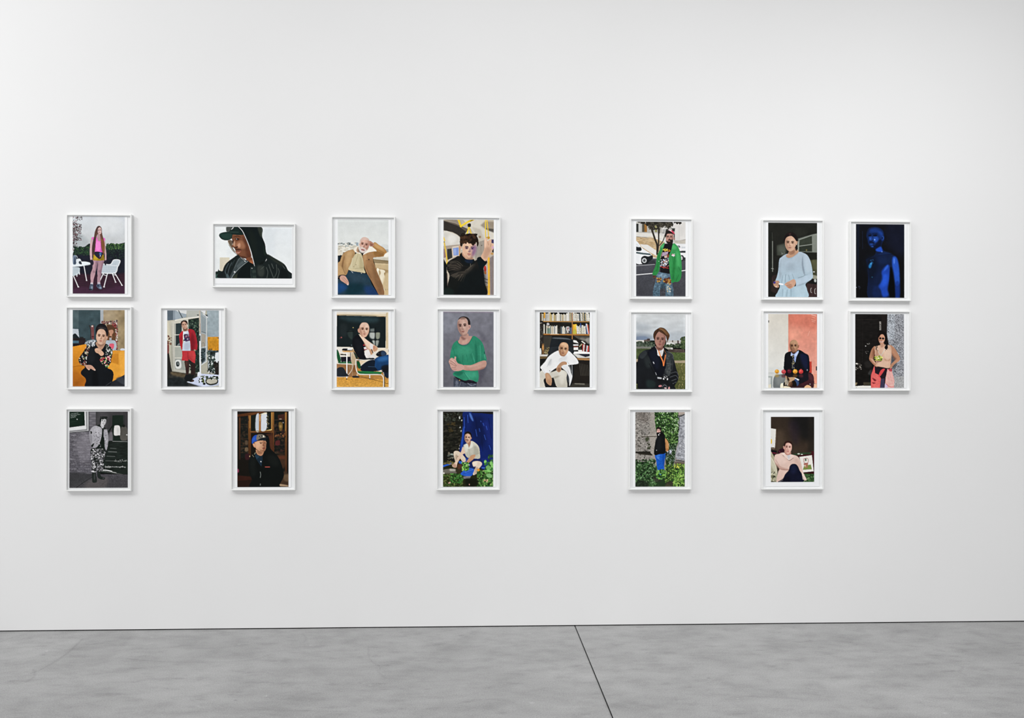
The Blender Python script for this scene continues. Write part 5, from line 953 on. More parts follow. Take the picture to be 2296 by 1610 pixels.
def pic_kitchen(c):
    c.r('272824', 250, 147, 1090, 1428, c2='201f1c'); c.p('33342e', '700 240 900 260 860 380 760 380', soft=60, a=.7); c.k('222420', '250 290 320 290 330 1000 250 1000'); c.ln('8f938a', '325 470 326 990', 12, a=.9); c.ln('5a5d56', '318 320 324 470', 7, a=.6); c.ln('a3a6a0', '305 938 345 945', 7)
    c.k('464a42', '400 540 540 500 560 700 520 720 400 710', soft=14); c.p('5a5e55', '440 560 540 540 550 640 460 660', soft=25, a=.6); c.sp(480, 660, 540, 700, 8, 6, '7d8078')
    c.k('6b7068', '740 430 990 350 1088 330 1088 660 760 650'); c.k('3d4239', '790 445 995 370 1000 510 780 545'); c.k('353a32', '780 560 1000 525 1000 640 780 640'); c.k('7d8279', '1002 350 1088 330 1088 655 1005 650'); c.ln('8f948a', '780 440 995 365', 9); c.ln('8a8f86', '780 550 1000 520', 8); c.ln('9a9e95', '770 470 765 650', 14); c.e('7d7248', 905, 620, 12, 16, soft=4)
    c.k('23241f', '870 665 1088 665 1088 800 950 800'); c.k('4a4b36', '970 790 1088 780 1088 1110 1000 1100'); c.p('5d5d44', '1000 800 1085 800 1085 940 1010 940', soft=20, a=.7); c.k('8d8d7c', '1000 1040 1088 1060 1088 1115 1010 1110'); c.k('1a1b1a', '1000 1120 1088 1110 1088 1200 960 1190'); c.p('a9ada8', '1035 1120 1070 1120 1070 1165 1040 1165', soft=4); c.e('dfe2e0', 1032, 992, 14, 9); c.ln('4a4a44', '1060 990 1085 1060', 12)
    c.k('40302f', '910 1190 1085 1210 1085 1428 905 1428'); c.ln('2a1f1f', '1028 1210 1028 1428', 7); c.ln('a39c98', '990 1270 978 1290 980 1340 995 1350', 9); c.ln('a39c98', '1060 1280 1045 1300 1046 1360 1062 1368', 9); c.k('362c2a', '320 1060 420 1040 420 1380 300 1330', soft=8); c.ln('5a3c3c', '320 1090 330 1180', 8, a=.6)
    # jumper
    c.p('a4b2bf', '560 690 480 740 440 790 425 960 400 1080 380 1150 440 1170 450 1260 415 1340 410 1440 905 1440 915 1300 890 1200 990 1120 1015 1060 985 850 930 720 860 670 770 650', c2='9fbac8')
    c.p('8f9daa', '440 830 480 780 460 940 480 1040 450 1120 430 1000', soft=20, a=.7); c.p('7d8a98', '840 720 850 860 880 1040 850 1000 825 860', soft=12, a=.8); c.p('8a97a4', '560 860 700 850 680 960 600 980', soft=50, a=.5); c.p('b9c8d4', '880 700 940 780 980 960 920 1000 880 860', soft=30, a=.5); c.p('b5ccd8', '700 1250 880 1230 880 1400 740 1420', soft=40, a=.5)
    for q in ('500 1060 480 1180', '550 1040 540 1180', '600 1050 620 1130', '660 1030 690 1110', '500 1290 490 1420', '580 1300 560 1420', '640 1290 640 1420', '880 1050 960 1040 1000 1060', '900 1100 980 1090'): c.ln('7a8c9a', q, 10, a=.55)
    for q in ('525 1060 510 1180', '570 1060 570 1160', '540 1300 525 1420', '610 1290 600 1420'): c.ln('c2d6e0', q, 9, a=.5)
    c.p('a9bccb', '700 1130 800 1100 960 1030 1010 1060 970 1130 860 1200 730 1245', soft=4); c.p('7f92a0', '730 1240 860 1205 940 1150 860 1185', soft=8, a=.6); c.ln('6a7884', '760 1098 850 1070 880 1040', 7, a=.7); c.k('1f1c1a', '700 1200 728 1180 722 1240 690 1245')
    # neck, face, hair
    c.p('b98e72', '620 620 720 590 770 650 720 710 610 755 550 720 590 680'); c.p('8a624c', '600 640 700 620 690 680 620 700', soft=12, a=.6); c.ln('93a3b0', '550 720 590 760 660 750 770 660', 8)
    c.p('241d1c', '525 470 530 390 570 330 640 310 710 340 755 410 760 470 745 480 740 560 740 630 715 610 700 500')
    c.face(632, 505, 196, 270, 'c79e84', '8a6450', 3, -.25, -1, lip='9a5a50', brow='1f1614', light='e0bca0'); c.p('c49578', '728 470 750 465 745 520 730 530'); c.e('e8ddd0', 735, 520, 6, 6); c.p('211b1a', '530 450 540 390 590 345 660 325 720 370 748 440 735 470 700 420 650 378 600 385 560 410'); c.p('5a3c3c', '600 340 640 330 630 370', soft=10, a=.6)
    # hands
    c.p('c79a80', '530 1215 560 1180 620 1150 680 1120 715 1140 722 1190 690 1245 630 1285 590 1270 560 1240'); c.p('a0745e', '560 1230 640 1200 660 1250 610 1280', soft=10, a=.5)
    for q in ('545 1200 620 1185', '560 1230 640 1215', '590 1262 650 1245'): c.ln('8d6250', q, 5, a=.7)
    c.p('b58a70', '345 1170 400 1145 440 1160 430 1210 430 1260 385 1265 345 1230'); c.ln('7d5646', '350 1200 420 1195', 6, a=.7); c.e('dccab8', 388, 1250, 10, 14, soft=3); c.k('ece9ee', '430 1185 515 1200 510 1222 432 1215'); c.p('4a3f8c', '340 1180 360 1160 380 1170 370 1195 345 1195')

def pic_fruit_table(c):
    c.r('cdc7bb', 250, 147, 595, 1160, c2='d9d9d4'); c.r('cfd0cc', 250, 1060, 560, 1170, soft=20, a=.7); c.r('d37e68', 595, 147, 1088, 1250, c2='df9a88'); c.clip([595, 140, 1090, 140, 1090, 1260, 595, 1260], k=True); c.p('cc6a55', '600 160 1080 160 1080 400 840 360 620 300', soft=60, a=.5); c.p('e89c82', '620 420 800 430 780 600 640 600', soft=50, a=.6); c.clip(); c.nz(595, 147, 1088, 1250, .02, 40); c.ln('c9c2b4', '592 150 592 780', 7)
    for q in ('985 160 1070 180', '1000 200 1050 215', '990 240 1060 260', '1000 270 1050 285', '960 440 930 520'): c.ln('efb8a4', q, 6, a=.7)
    c.ln('f0d4c8', '1000 165 1070 180', 8, a=.7); c.p('3a342e', '255 262 268 260 265 295 256 295'); c.r('2a2020', 1070, 1045, 1088, 1115); c.k('c9cbc8', '250 1150 540 1150 500 1416 250 1416'); c.ln('a9aba8', '250 1160 360 1158', 6); c.k('a3aaa6', '250 1215 325 1215 325 1240 250 1240'); c.k('9aa19e', '295 1230 325 1230 325 1416 290 1416'); c.k('d9d2bc', '250 1360 300 1350 300 1416 250 1416'); c.ln('e6a890', '990 1160 1085 1165', 5); c.k('df9076', '990 1170 1088 1170 1088 1350 1030 1330'); c.k('dca888', '1000 1340 1088 1350 1088 1416 1000 1416'); c.ln('f0d8c8', '1000 1340 1080 1345', 5, a=.7)
    c.k('b83a30', '945 965 995 960 1000 1160 950 1150'); c.k('d05040', '975 970 995 965 998 1150 985 1150', a=.7)
    # suit
    c.p('15171c', '640 785 545 830 525 960 520 1100 560 1190 760 1190 940 1150 960 1060 945 870 880 820 780 762', c2='121318'); c.p('1d2342', '800 830 920 860 930 1040 900 1120 830 980', soft=25, a=.8)
    for i in range(7): c.ln('2c3054', [790 + i * 22, 830 + i * 6, 830 + i * 18, 1080], 3, a=.6)
    c.k('a8b8e0', '645 800 690 840 770 770 775 800 740 870 720 980 700 960 680 870 635 865'); c.k('8ca0d0', '690 870 735 870 720 985 700 960'); c.k('c2cdec', '700 850 770 790 740 870', a=.7); c.k('262838', '668 850 695 850 700 960 710 1040 670 1115 655 1050'); c.sp(660, 860, 705, 1100, 40, 5, 'a89a6a 8d8c94 c4b88a'); c.k('16181d', '735 880 790 960 740 1090 700 1080 715 980')
    # head
    c.face(690, 705, 146, 226, 'a87a5c', '5d3c2e', -3, -.15, -1, eye='17100e', lip='8a544a', light='cda07c', brow='2a1a14'); c.p('bd9470', '625 660 650 610 700 592 750 620 765 670 700 640', soft=10, a=.7); c.p('a06c50', '760 690 780 680 775 720 762 735'); c.p('4a2f25', '640 780 680 800 730 785 700 830 660 825', soft=8, a=.7)
    # glossy table top
    c.p('6f7474', '345 1250 380 1200 480 1180 560 1190 560 1300 500 1330 470 1420 350 1420 335 1330'); c.p('8d918e', '380 1220 500 1200 520 1300 420 1380', soft=35, a=.6); c.p('1b1c24', '540 1180 760 1190 940 1150 940 1270 860 1310 770 1350 700 1260 620 1240 560 1230'); c.p('46262c', '940 1150 1010 1180 1035 1260 1030 1400 990 1420 780 1420 740 1380 880 1310 940 1270'); c.p('5d343a', '950 1180 1010 1200 1020 1290 960 1260', soft=16, a=.6); c.p('3a2226', '640 1390 780 1350 880 1400 860 1420 640 1420', soft=8)
    c.p('b7906c', '545 1200 600 1230 700 1230 720 1260 660 1310 620 1380 590 1370 600 1300 550 1250', soft=4); c.p('c9bca8', '545 1260 590 1290 590 1370 540 1350', soft=10, a=.7); c.sp(540, 1260, 600, 1370, 30, 8, 'b3a48c 8d7c64 d3c8b4'); c.p('3a2a20', '570 1210 610 1260 610 1300 580 1270', soft=5); c.p('d8dcee', '705 1240 780 1270 760 1290 720 1270'); c.p('3a5078', '710 1260 770 1300 775 1350 740 1385 690 1340', soft=5); c.p('1a1614', '650 1310 710 1290 740 1380 680 1390', soft=6); c.p('6d4a34', '600 1330 660 1310 660 1380 610 1390', soft=6, a=.8)
    c.p('e8e2c8', '465 1350 500 1335 510 1416 460 1416'); c.ln('5a3a2c', '515 1370 510 1416', 7); c.ln('5a3a2c', '620 1380 590 1416', 7); c.p('e6d8b8', '520 1385 600 1390 640 1416 520 1416', soft=4); c.p('e0b080', '880 1390 920 1365 970 1380 985 1416 875 1416'); c.e('e8e2e0', 968, 1350, 7, 7)
    # fruit and their reflections
    for x, y, r, q, hi, rf in ((400, 1133, 37, 'dc9a2c', 'f0c060', 'a8863c'), (515, 1138, 38, 'c8464c', 'e07878', '5a2a30'), (612, 1128, 37, '5d1c2c', '9a4a5c', '2c161c'), (713, 1133, 39, 'e0962c', 'f4c868', '8a5a28'), (812, 1135, 38, 'cc3c3c', 'e87068', '6a3034')):
        c.e(rf, x, y + 72, r, r * .8, soft=8, a=.6); c.e(q, x, y, r, r * .98); c.e(hi, x - 8, y - 14, r * .4, r * .34, soft=8, a=.8); c.e('4a2020', x + 6, y + r * .7, r * .7, r * .25, soft=8, a=.35)
    c.p('3a1f24', '590 1100 615 1085 640 1100 615 1108'); c.p('c84a44', '800 1100 812 1088 826 1100', soft=2); c.e('a8b0b8', 920, 1108, 9, 14, soft=4)

def pic_pink_jacket(c):
    c.r('3a3028', 293, 228, 1040, 1345, c2='4a3c32'); c.p('1a1a1a', '640 228 1040 228 1040 560 860 640 700 420', soft=90, a=.9); c.p('5a4a3c', '300 500 500 460 520 760 300 780', soft=60, a=.7); c.p('2c2432', '600 330 760 330 760 700 660 640', soft=60, a=.5); c.r('2a2622', 930, 228, 1040, 840, soft=40, a=.7)
    c.k('dcd9d2', '293 425 385 440 365 755 293 745'); c.ln('9a8a78', '385 440 366 757 295 748', 7); c.e('e0b828', 304, 650, 16, 44); c.ln('b9b4aa', '300 570 310 580', 5)
    c.k('17161a', '293 795 400 805 390 870 293 860'); c.ln('8a2c44', '300 840 390 852', 12); c.p('3a1c28', '420 820 450 780 520 770 520 850 430 870'); c.ln('7d3448', '440 810 462 850', 8)
    c.p('4a1d22', '740 900 860 870 1040 835 1040 1200 880 1190 760 960'); c.k('3a4a34', '650 870 800 840 1000 835 960 870 740 885', soft=4); c.e('b9bcb0', 770, 862, 22, 11); c.e('cfcfc6', 824, 872, 18, 8); c.k('3c5a34', '800 1190 1040 1200 1040 1345 800 1345'); c.nz(800, 1190, 1040, 1345, .15, 12); c.sp(850, 1210, 1035, 1340, 50, 10, '4f7044 2c4428 6b8a58', 2); c.k('3a1418', '820 1170 1030 1165 1030 1205 860 1200')
    # small framed drawing leaning on the sofa
    c.k('e6e0d8', '780 915 995 885 1025 1160 835 1180'); c.k('d0c8bc', '780 915 790 912 845 1175 835 1180'); c.k('7d9248', '865 1065 975 1045 995 1125 840 1135'); c.ln('a05a54', '860 945 922 940 928 1010 866 1015 860 945', 8); c.k('4a6a52', '878 945 902 943 902 985 880 988'); c.k('b06c5c', '855 1025 932 1020 928 1050 860 1055'); c.k('a8744c', '865 1060 928 1050 925 1095 880 1105'); c.sp(870, 1060, 925, 1100, 10, 7, 'e0d4b0 8a5a3c'); c.ln('e8e4dc', '870 1005 925 1000', 8)
    # armchair
    c.p('a9a488', '293 860 330 870 370 960 400 1100 410 1220 400 1345 293 1345'); c.p('c9c4ac', '300 930 350 1000 385 1150 370 1180 300 1050', soft=14, a=.8); c.ln('e6dcc8', '300 920 370 1050 402 1200', 8); c.sp(295, 1150, 380, 1340, 30, 10, '7d7a5c c4c0a4 4a4a38', 2)
    # jacket
    c.p('d9b9ac', '500 840 440 860 370 880 355 960 365 1010 440 1110 420 1180 400 1345 560 1345 600 1230 700 1180 800 1210 850 1310 905 1300 850 1190 825 1080 790 960 740 900 640 870', c2='d3b4a6'); c.p('b88e80', '370 1010 470 1080 600 1120 580 1140 480 1135 400 1080', soft=12, a=.7); c.p('e6cabe', '400 890 500 890 560 1000 470 1040 400 980', soft=30, a=.6); c.p('c29c8e', '700 960 760 960 800 1080 780 1150 720 1050', soft=25, a=.5); c.ln('8a5c50', '440 1115 540 1135 600 1135', 9, a=.7); c.ln('5d3a38', '500 890 545 920 610 975 680 930', 7, a=.8); c.ln('a87c70', '380 960 440 1060', 8, a=.5)
    c.p('d6cfcf', '535 870 580 890 630 870 650 900 605 970 570 930'); c.p('b9b4ba', '570 890 620 890 605 950', soft=8, a=.5); c.p('e8cfc4', '490 850 540 850 600 965 560 940 520 900', soft=3); c.p('e4c8bc', '640 870 690 910 610 970 630 910', soft=3)
    c.p('15182c', '600 1140 620 1070 660 1035 720 1038 760 1080 790 1150 825 1210 835 1345 430 1345 500 1290 540 1210'); c.p('232948', '640 1070 700 1050 740 1120 700 1200 640 1180', soft=30, a=.7); c.p('0c0e1c', '480 1310 600 1240 620 1345 480 1345', soft=20, a=.8); c.ln('e6dcd4', '440 1338 500 1310', 6, a=.5); c.k('e2cdc0', '820 1180 860 1200 900 1300 840 1300', a=.8)
    # head
    c.p('b98272', '530 810 600 860 640 830 630 870 580 885 540 860'); c.face(590, 758, 132, 222, 'd9a898', 'a06a5c', 4, .05, -1, lip='b05a58', light='efccc0', brow='5a3a32'); c.p('3a221e', '520 740 522 690 550 650 600 640 645 660 662 710 658 740 645 700 600 672 555 685 535 730'); c.p('c28e80', '505 735 522 730 530 775 515 780')

def pic_blue_light(c):
    c.r('12141b', 262, 172, 1093, 1441, c2='0f0f10'); c.p('171b2c', '780 200 1080 200 1080 700 900 640 800 500', soft=80, a=.9); c.p('1a2436', '290 180 310 180 310 900 290 900', soft=14, a=.8); c.ln('26304a', '375 300 378 600', 7, a=.6); c.ln('1f2636', '320 190 330 560', 6, a=.7)
    # figure lit blue
    c.p('15213f', '470 260 540 225 640 230 720 280 745 370 745 450 710 500 710 580 770 650 900 700 970 760 1000 900 1015 1100 1015 1441 930 1441 920 1250 870 1000 840 900 830 1100 810 1300 820 1441 480 1441 470 1100 450 850 440 780 560 720 600 660 590 590 540 580 480 520 460 430 440 380')
    c.p('101828', '440 760 600 740 640 900 560 1100 480 1100', soft=50, a=.8); c.p('1b3672', '520 250 640 240 720 310 700 400 620 340 520 320', soft=22, a=.8); c.p('2450b4', '640 290 720 330 720 420 660 400', soft=22, a=.6)
    c.p('173067', '465 330 520 300 640 320 700 400 690 520 620 575 540 575 490 530 470 450', soft=26, a=.8)
    c.p('0c1226', '620 470 690 440 700 520 640 580 560 585 520 570 590 530', soft=16, a=.85)
    c.p('2c58bc', '560 400 620 385 650 430 620 485 575 480', soft=18, a=.85); c.p('2a52b0', '492 380 530 385 548 440 500 462 488 430', soft=12, a=.7); c.p('2348a0', '500 270 600 255 650 300 560 320 500 310', soft=22, a=.5)
    c.p('0b1022', '470 372 510 352 530 372 500 388', soft=6, a=.9); c.p('0b1022', '548 362 600 348 628 368 590 385', soft=6, a=.9); c.ln('0b1022', '475 350 500 338 528 348', 8, a=.8); c.ln('0b1022', '545 342 585 328 628 342', 9, a=.8)
    c.p('0c1226', '492 455 520 465 548 455 540 475 500 475', soft=6, a=.8); c.e('7aa8f4', 583, 442, 12, 12, soft=6); c.e('4a78d8', 508, 425, 7, 16, soft=5, a=.7)
    c.p('0b1022', '490 488 560 485 575 505 500 505', soft=6, a=.8); c.p('2c56b4', '500 508 552 506 545 530 508 530', soft=5, a=.8); c.ln('0b1022', '500 517 555 516', 5, a=.8); c.e('3a68cc', 545, 560, 22, 10, soft=6, a=.7)
    c.p('1a3678', '697 380 728 368 745 400 732 448 703 458', soft=5); c.ln('3f6cc8', '712 378 734 400 726 440', 6, a=.7); c.e('0c1630', 712, 412, 8, 16, soft=3)
    c.p('2a5ad4', '600 610 680 560 705 590 720 650 680 650 620 640', soft=10, a=.9); c.e('8ab4ff', 707, 650, 11, 10, soft=4); c.p('1c2f5c', '740 640 880 690 700 715 640 700', soft=14, a=.8); c.ln('0b1020', '640 720 760 700 880 690', 8, a=.8); c.p('1a2a4e', '640 720 860 720 900 800 760 860 620 820', soft=40, a=.7)
    c.p('2e62dc', '890 740 950 740 990 860 1005 1060 1000 1200 940 1220 905 1000 880 860', soft=16, a=.85); c.p('5a8cf0', '905 760 925 770 925 850 905 840', soft=8, a=.7); c.p('1c3c94', '940 1180 1000 1180 1000 1441 935 1441', soft=16, a=.8); c.p('2450c4', '760 900 830 880 840 1080 800 1280 820 1400 720 1420 680 1300 640 1250 720 1120 700 1000', soft=22, a=.9); c.p('2a60e4', '720 1060 800 1040 790 1200 700 1260', soft=30, a=.7); c.p('3a74ec', '760 920 810 870 800 930 740 980', soft=10, a=.6)
    c.p('2a80c4', '480 890 510 840 545 830 520 920 490 930', soft=8, a=.9); c.e('6ac0f0', 520, 855, 7, 9, soft=4); c.sp(510, 780, 570, 850, 14, 6, '2a5a90 3a7ab8', 1, a=.6); c.p('1a2c5c', '560 1260 640 1240 680 1400 560 1420', soft=25, a=.8); c.e('3a8ab0', 540, 1085, 8, 6, soft=3); c.p('06080c', '850 920 890 1000 920 1240 925 1441 850 1441 830 1300', soft=12, a=.95); c.e('9aa4b8', 270, 1262, 9, 8, soft=3); c.sp(305, 1230, 340, 1290, 8, 6, '3c4050 2a2e3c')

def pic_stone_doorway(c):
    c.r('1e1c1b', 250, 147, 800, 1385, c2='1a1816'); c.nz(250, 147, 800, 1385, .1, 40, 20); c.ln('35302c', '260 245 640 240', 6, a=.7); c.ln('33302e', '380 250 375 980', 5, a=.6); c.r('2a2422', 700, 150, 800, 480, a=.7); c.k('787470', '662 275 692 275 694 425 664 425'); c.sp(662, 280, 692, 420, 12, 7, '9a968f 5d5a56')
    c.k('8b8d93', '800 147 1088 147 1088 1418 880 1418 860 900 790 480'); c.clip('800 147 1088 147 1088 1418 880 1418 860 900 790 480', k=True); c.k('a9b0b8', '800 147 925 147 925 560 800 600', soft=14, a=.7); c.nz(790, 147, 1088, 1418, .22, 7); c.sp(790, 147, 1088, 1418, 520, 7, '55575c b4b8be 3c3d42 c9ccd0 6d7076', 1.3, a=.6); c.k('b4b4b0', '900 1220 1088 1215 1088 1418 900 1418', soft=6, a=.5); c.p('4a4b50', '860 860 940 900 960 1000 900 1100 870 1000', soft=20, a=.7); c.clip()
    c.ln('5a5c60', '790 480 800 147', 6); c.e('c9c4bc', 278, 1000, 16, 12); c.sp(265, 990, 355, 1110, 18, 8, '8a847c 5a544e b3aca2'); c.p('33302e', '410 980 480 950 540 990 520 1060 430 1060', soft=20, a=.7); c.p('3f3e3e', '490 1130 530 1100 530 1190 470 1180', soft=8, a=.9); c.e('c9c6c0', 430, 697, 9, 8); c.sp(440, 650, 500, 680, 8, 5, '8d8a84'); c.sp(430, 780, 480, 840, 6, 4, '8d8a84'); c.k('4a4438', '390 1320 520 1318 520 1372 390 1372', soft=4); c.p('8a7a5c', '252 1330 290 1325 270 1370 252 1372', soft=3); c.k('e0ded6', '250 1385 380 1375 560 1378 560 1418 250 1418'); c.sp(258, 1405, 280, 1418, 4, 6, '4a4a48')
    # trousers
    c.k('dc5a58', '575 1040 520 1200 520 1418 690 1418 700 1200 760 1090'); c.nz(520, 1040, 760, 1418, .06, 9); c.k('2a2028', '580 1035 820 1075 760 1200 745 1418 672 1418 690 1250 650 1190 590 1160'); c.p('e8706a', '540 1200 640 1200 660 1400 540 1400', soft=20, a=.5); c.p('8d2f34', '540 1240 610 1280 580 1300', soft=5); c.p('8d2f34', '540 1320 600 1330 560 1345', soft=5); c.p('d8484c', '690 1110 760 1085 680 1210 650 1200'); c.k('4a4560', '690 1260 750 1250 745 1418 675 1418', a=.9)
    c.k('e8c8bc', '800 1090 850 1045 880 1130 920 1290 910 1418 752 1418 770 1240'); c.clip('800 1090 850 1045 880 1130 920 1290 910 1418 752 1418 770 1240', k=True)
    for i in range(12): c.ln('d8545c', [800 + i * 14 - 60, 1090, 770 + i * 20 - 40, 1410], 6)
    c.clip(); c.k('b03844', '805 1090 850 1040 880 1090 880 1130 840 1130', a=.8); c.p('c9b0cc', '760 1340 800 1370 800 1418 755 1418', soft=6); c.ln('d8545c', '775 1345 840 1395 910 1400', 8); c.k('241c20', '580 1035 700 1060 820 1075 860 1040 840 1090 700 1085 600 1070')
    # arms, torso
    c.p('a87458', '590 700 540 740 505 830 490 920 520 970 600 1050 640 1040 600 980 560 920 580 850 600 780'); c.p('7d4e3a', '560 740 590 790 570 880 550 860', soft=14, a=.7); c.p('b88466', '840 680 900 710 960 790 1012 900 1000 950 920 1010 860 1080 830 1060 870 1000 940 920 890 860 860 780'); c.p('8a5a44', '860 780 910 860 960 910 920 940 880 870', soft=14, a=.6); c.p('e0b498', '505 905 560 930 610 1010 560 980', soft=8, a=.6)
    c.p('cda48a', '640 690 590 710 590 860 610 1000 600 1035 720 1060 830 1070 860 960 870 780 850 700 770 670'); c.p('a87a60', '600 780 640 760 640 980 610 1000', soft=16, a=.6); c.p('e2c2aa', '720 760 840 760 850 900 760 900', soft=30, a=.7); c.p('a6785e', '745 910 800 945 855 910 830 950 770 950', soft=8, a=.7); c.p('dcb89e', '640 960 820 970 800 1040 640 1030', soft=30, a=.5); c.p('b08064', '610 930 660 960 710 940 680 970 620 965', soft=8, a=.6); c.p('b98a70', '680 650 740 650 740 700 690 720', soft=6)
    # pendant
    c.ln('c9c8b8', '640 740 650 800 690 860', 6); c.ln('c9ccc0', '760 740 730 800 690 860', 7); c.p('8d9a3c', '580 900 620 870 680 860 715 900 700 945 640 950 600 930'); c.sp(585, 870, 715, 950, 34, 11, 'd8d850 4a4c30 b9bcb0 7d8a34 e8e8a0 2f2c24'); c.ln('2f2622', '630 970 690 955', 9)
    # head
    c.p('1b1615', '640 500 660 450 710 435 770 470 795 540 800 640 805 720 780 760 750 720 770 660 640 640 610 760 600 720 635 640 620 580', soft=2); c.face(702, 575, 112, 172, 'c48e72', '7d4e3c', 4, 0, -1, lip='b05a54', glasses=True); c.ln('efe6e0', '672 622 700 628 725 620', 7); c.p('1b1615', '640 560 645 500 690 460 740 470 765 530 755 540 730 500 690 500 660 540'); c.sp(600, 660, 640, 780, 16, 9, '1b1615', .5, rot=10); c.sp(755, 650, 810, 780, 24, 9, '1b1615', .5, rot=-10)

# ------------------------------------------------------------------ the room
WALL_TOP = 4.6
GAP = 0.0056                          # shadow gap between plasterboard and floor
bm = bmesh.new()
box(bm, -7.0, 7.5, 0.0, 0.12, GAP, WALL_TOP)
wall = tag(link_bm('wall_back', bm, M_WALL), 'plain white gallery wall carrying the framed photographs', kind='structure')
bm = bmesh.new()
box(bm, -7.0, 7.5, 0.004, 0.12, 0.0, GAP)  # black strip set in the gap in place of its shade
tag(link_bm('gap_shade_strip', bm, M_DARK), 'black strip standing in for the shade in the gap between white wall and concrete floor', kind='structure')

JX = on_floor(1290, 1405.3).x         # the saw-cut joint meets the wall here
JW = 0.0052
bm = bmesh.new()
box(bm, -7.0, 7.5, -7.0, 0.12, -0.12, -0.003)
floor = tag(link_bm('floor', bm, M_DARK), 'grey polished concrete floor with one dark saw-cut joint', kind='structure')

# wear of the concrete and light falloff at the right edge, painted in floor coordinates (centimetres: x, distance from the wall)
WX0, WX1, WY = -300.0, 370.0, 170.0
wear_shade = Canvas(WX0, 0.0, WX1, WY, 2.5, 5)
wear_shade.a[:] = 0.5
def fl(*px):
    """photo pixels to floor centimetres"""
    o = []
    for i in range(0, len(px), 2):
        q = on_floor(px[i], px[i + 1])
        o += [q.x * 100, -q.y * 100]
    return o
def tone(c, pts, soft, a): wear_shade.p(c, pts, soft=soft, a=a)
D, L = '000000', 'ffffff'
tone(D, fl(75, 1502, 130, 1475, 195, 1430, 300, 1420, 290, 1440, 245, 1480, 190, 1500, 120, 1505), 1.2, .09)
tone(D, fl(330, 1432, 480, 1425, 700, 1428, 740, 1440, 640, 1455, 500, 1452, 400, 1450), 5, .07)
tone(L, fl(0, 1430, 80, 1420, 170, 1425, 130, 1460, 60, 1480, 0, 1470), 8, .06)
tone(L, fl(330, 1520, 480, 1490, 560, 1510, 470, 1560, 330, 1570), 8, .05)
tone(D, fl(470, 1470, 560, 1463, 580, 1475, 500, 1480), 2.5, .10)
tone(D, fl(350, 1580, 390, 1565, 400, 1572, 370, 1590), 2.5, .10)
tone(D, fl(540, 1560, 700, 1540, 800, 1570, 720, 1600, 560, 1605), 8, .07)
tone(D, fl(750, 1490, 860, 1480, 880, 1530, 790, 1560, 740, 1540), 8, .06)
tone(D, fl(960, 1440, 1060, 1448, 1010, 1462, 960, 1455), 3, .09)
tone(D, fl(1000, 1550, 1200, 1540, 1220, 1580, 1040, 1600), 8, .06)
tone(L, fl(1220, 1490, 1270, 1485, 1290, 1500, 1240, 1508), 2.5, .10)
tone(L, fl(1180, 1520, 1320, 1500, 1340, 1560, 1200, 1570), 8, .05)
tone(D, fl(1490, 1420, 1560, 1425, 1540, 1440, 1480, 1438), 4, .07)
tone(D, fl(1560, 1460, 1660, 1470, 1700, 1490, 1640, 1500, 1570, 1480), 6, .06)
tone(D, fl(1860, 1425, 1960, 1435, 2000, 1455, 1920, 1450), 3, .08)
tone(D, fl(2140, 1440, 2296, 1430, 2296, 1470, 2200, 1475, 2150, 1460), 5, .10)
tone(D, fl(2200, 1410, 2296, 1405, 2296, 1600, 2240, 1560), 12, .06)  # light falloff towards the right edge, put into the floor colour
tone(L, fl(1700, 1500, 1900, 1490, 1960, 1530, 1780, 1560), 10, .05)
for c_, w_, a_, px in (
        (D, .5, .16, (70, 1510, 100, 1498, 150, 1467, 188, 1432)), (D, .4, .14, (78, 1500, 80, 1516, 60, 1530)),
        (D, .4, .14, (0, 1440, 40, 1426, 60, 1422)), (D, .45, .13, (285, 1476, 350, 1482, 450, 1484, 560, 1480, 610, 1466)),
        (D, .4, .12, (680, 1420, 688, 1430, 684, 1440)), (D, .4, .12, (828, 1452, 832, 1478, 855, 1495, 850, 1505, 868, 1520)),
        (D, .4, .10, (560, 1590, 660, 1592, 800, 1595)), (D, .4, .12, (1790, 1440, 1850, 1436, 1930, 1442)),
        (D, .4, .13, (2140, 1490, 2158, 1495, 2152, 1506, 2170, 1514)), (D, .4, .12, (30, 1598, 60, 1598)),
        (D, .5, .12, (1670, 1560, 1780, 1565, 1800, 1568)), (D, .4, .12, (930, 1478, 920, 1480)), (L, .5, .12, (328, 1445, 345, 1440)),
        (D, .5, .12, (1780, 1438, 1800, 1440)), (D, .6, .12, (2155, 1445, 2190, 1442)), (D, .6, .12, (2255, 1443, 2290, 1440))):
    wear_shade.ln(c_, fl(*px), w_ * 1.4, a=min(.5, a_ * 1.7))
rng = np.random.default_rng(9)
for i in range(26):
    wear_shade.e(L if i % 3 else D, rng.uniform(WX0, WX1), rng.uniform(4, 140), .6, .6, a=.45)
WEAR_SHADE = wear_shade.result()

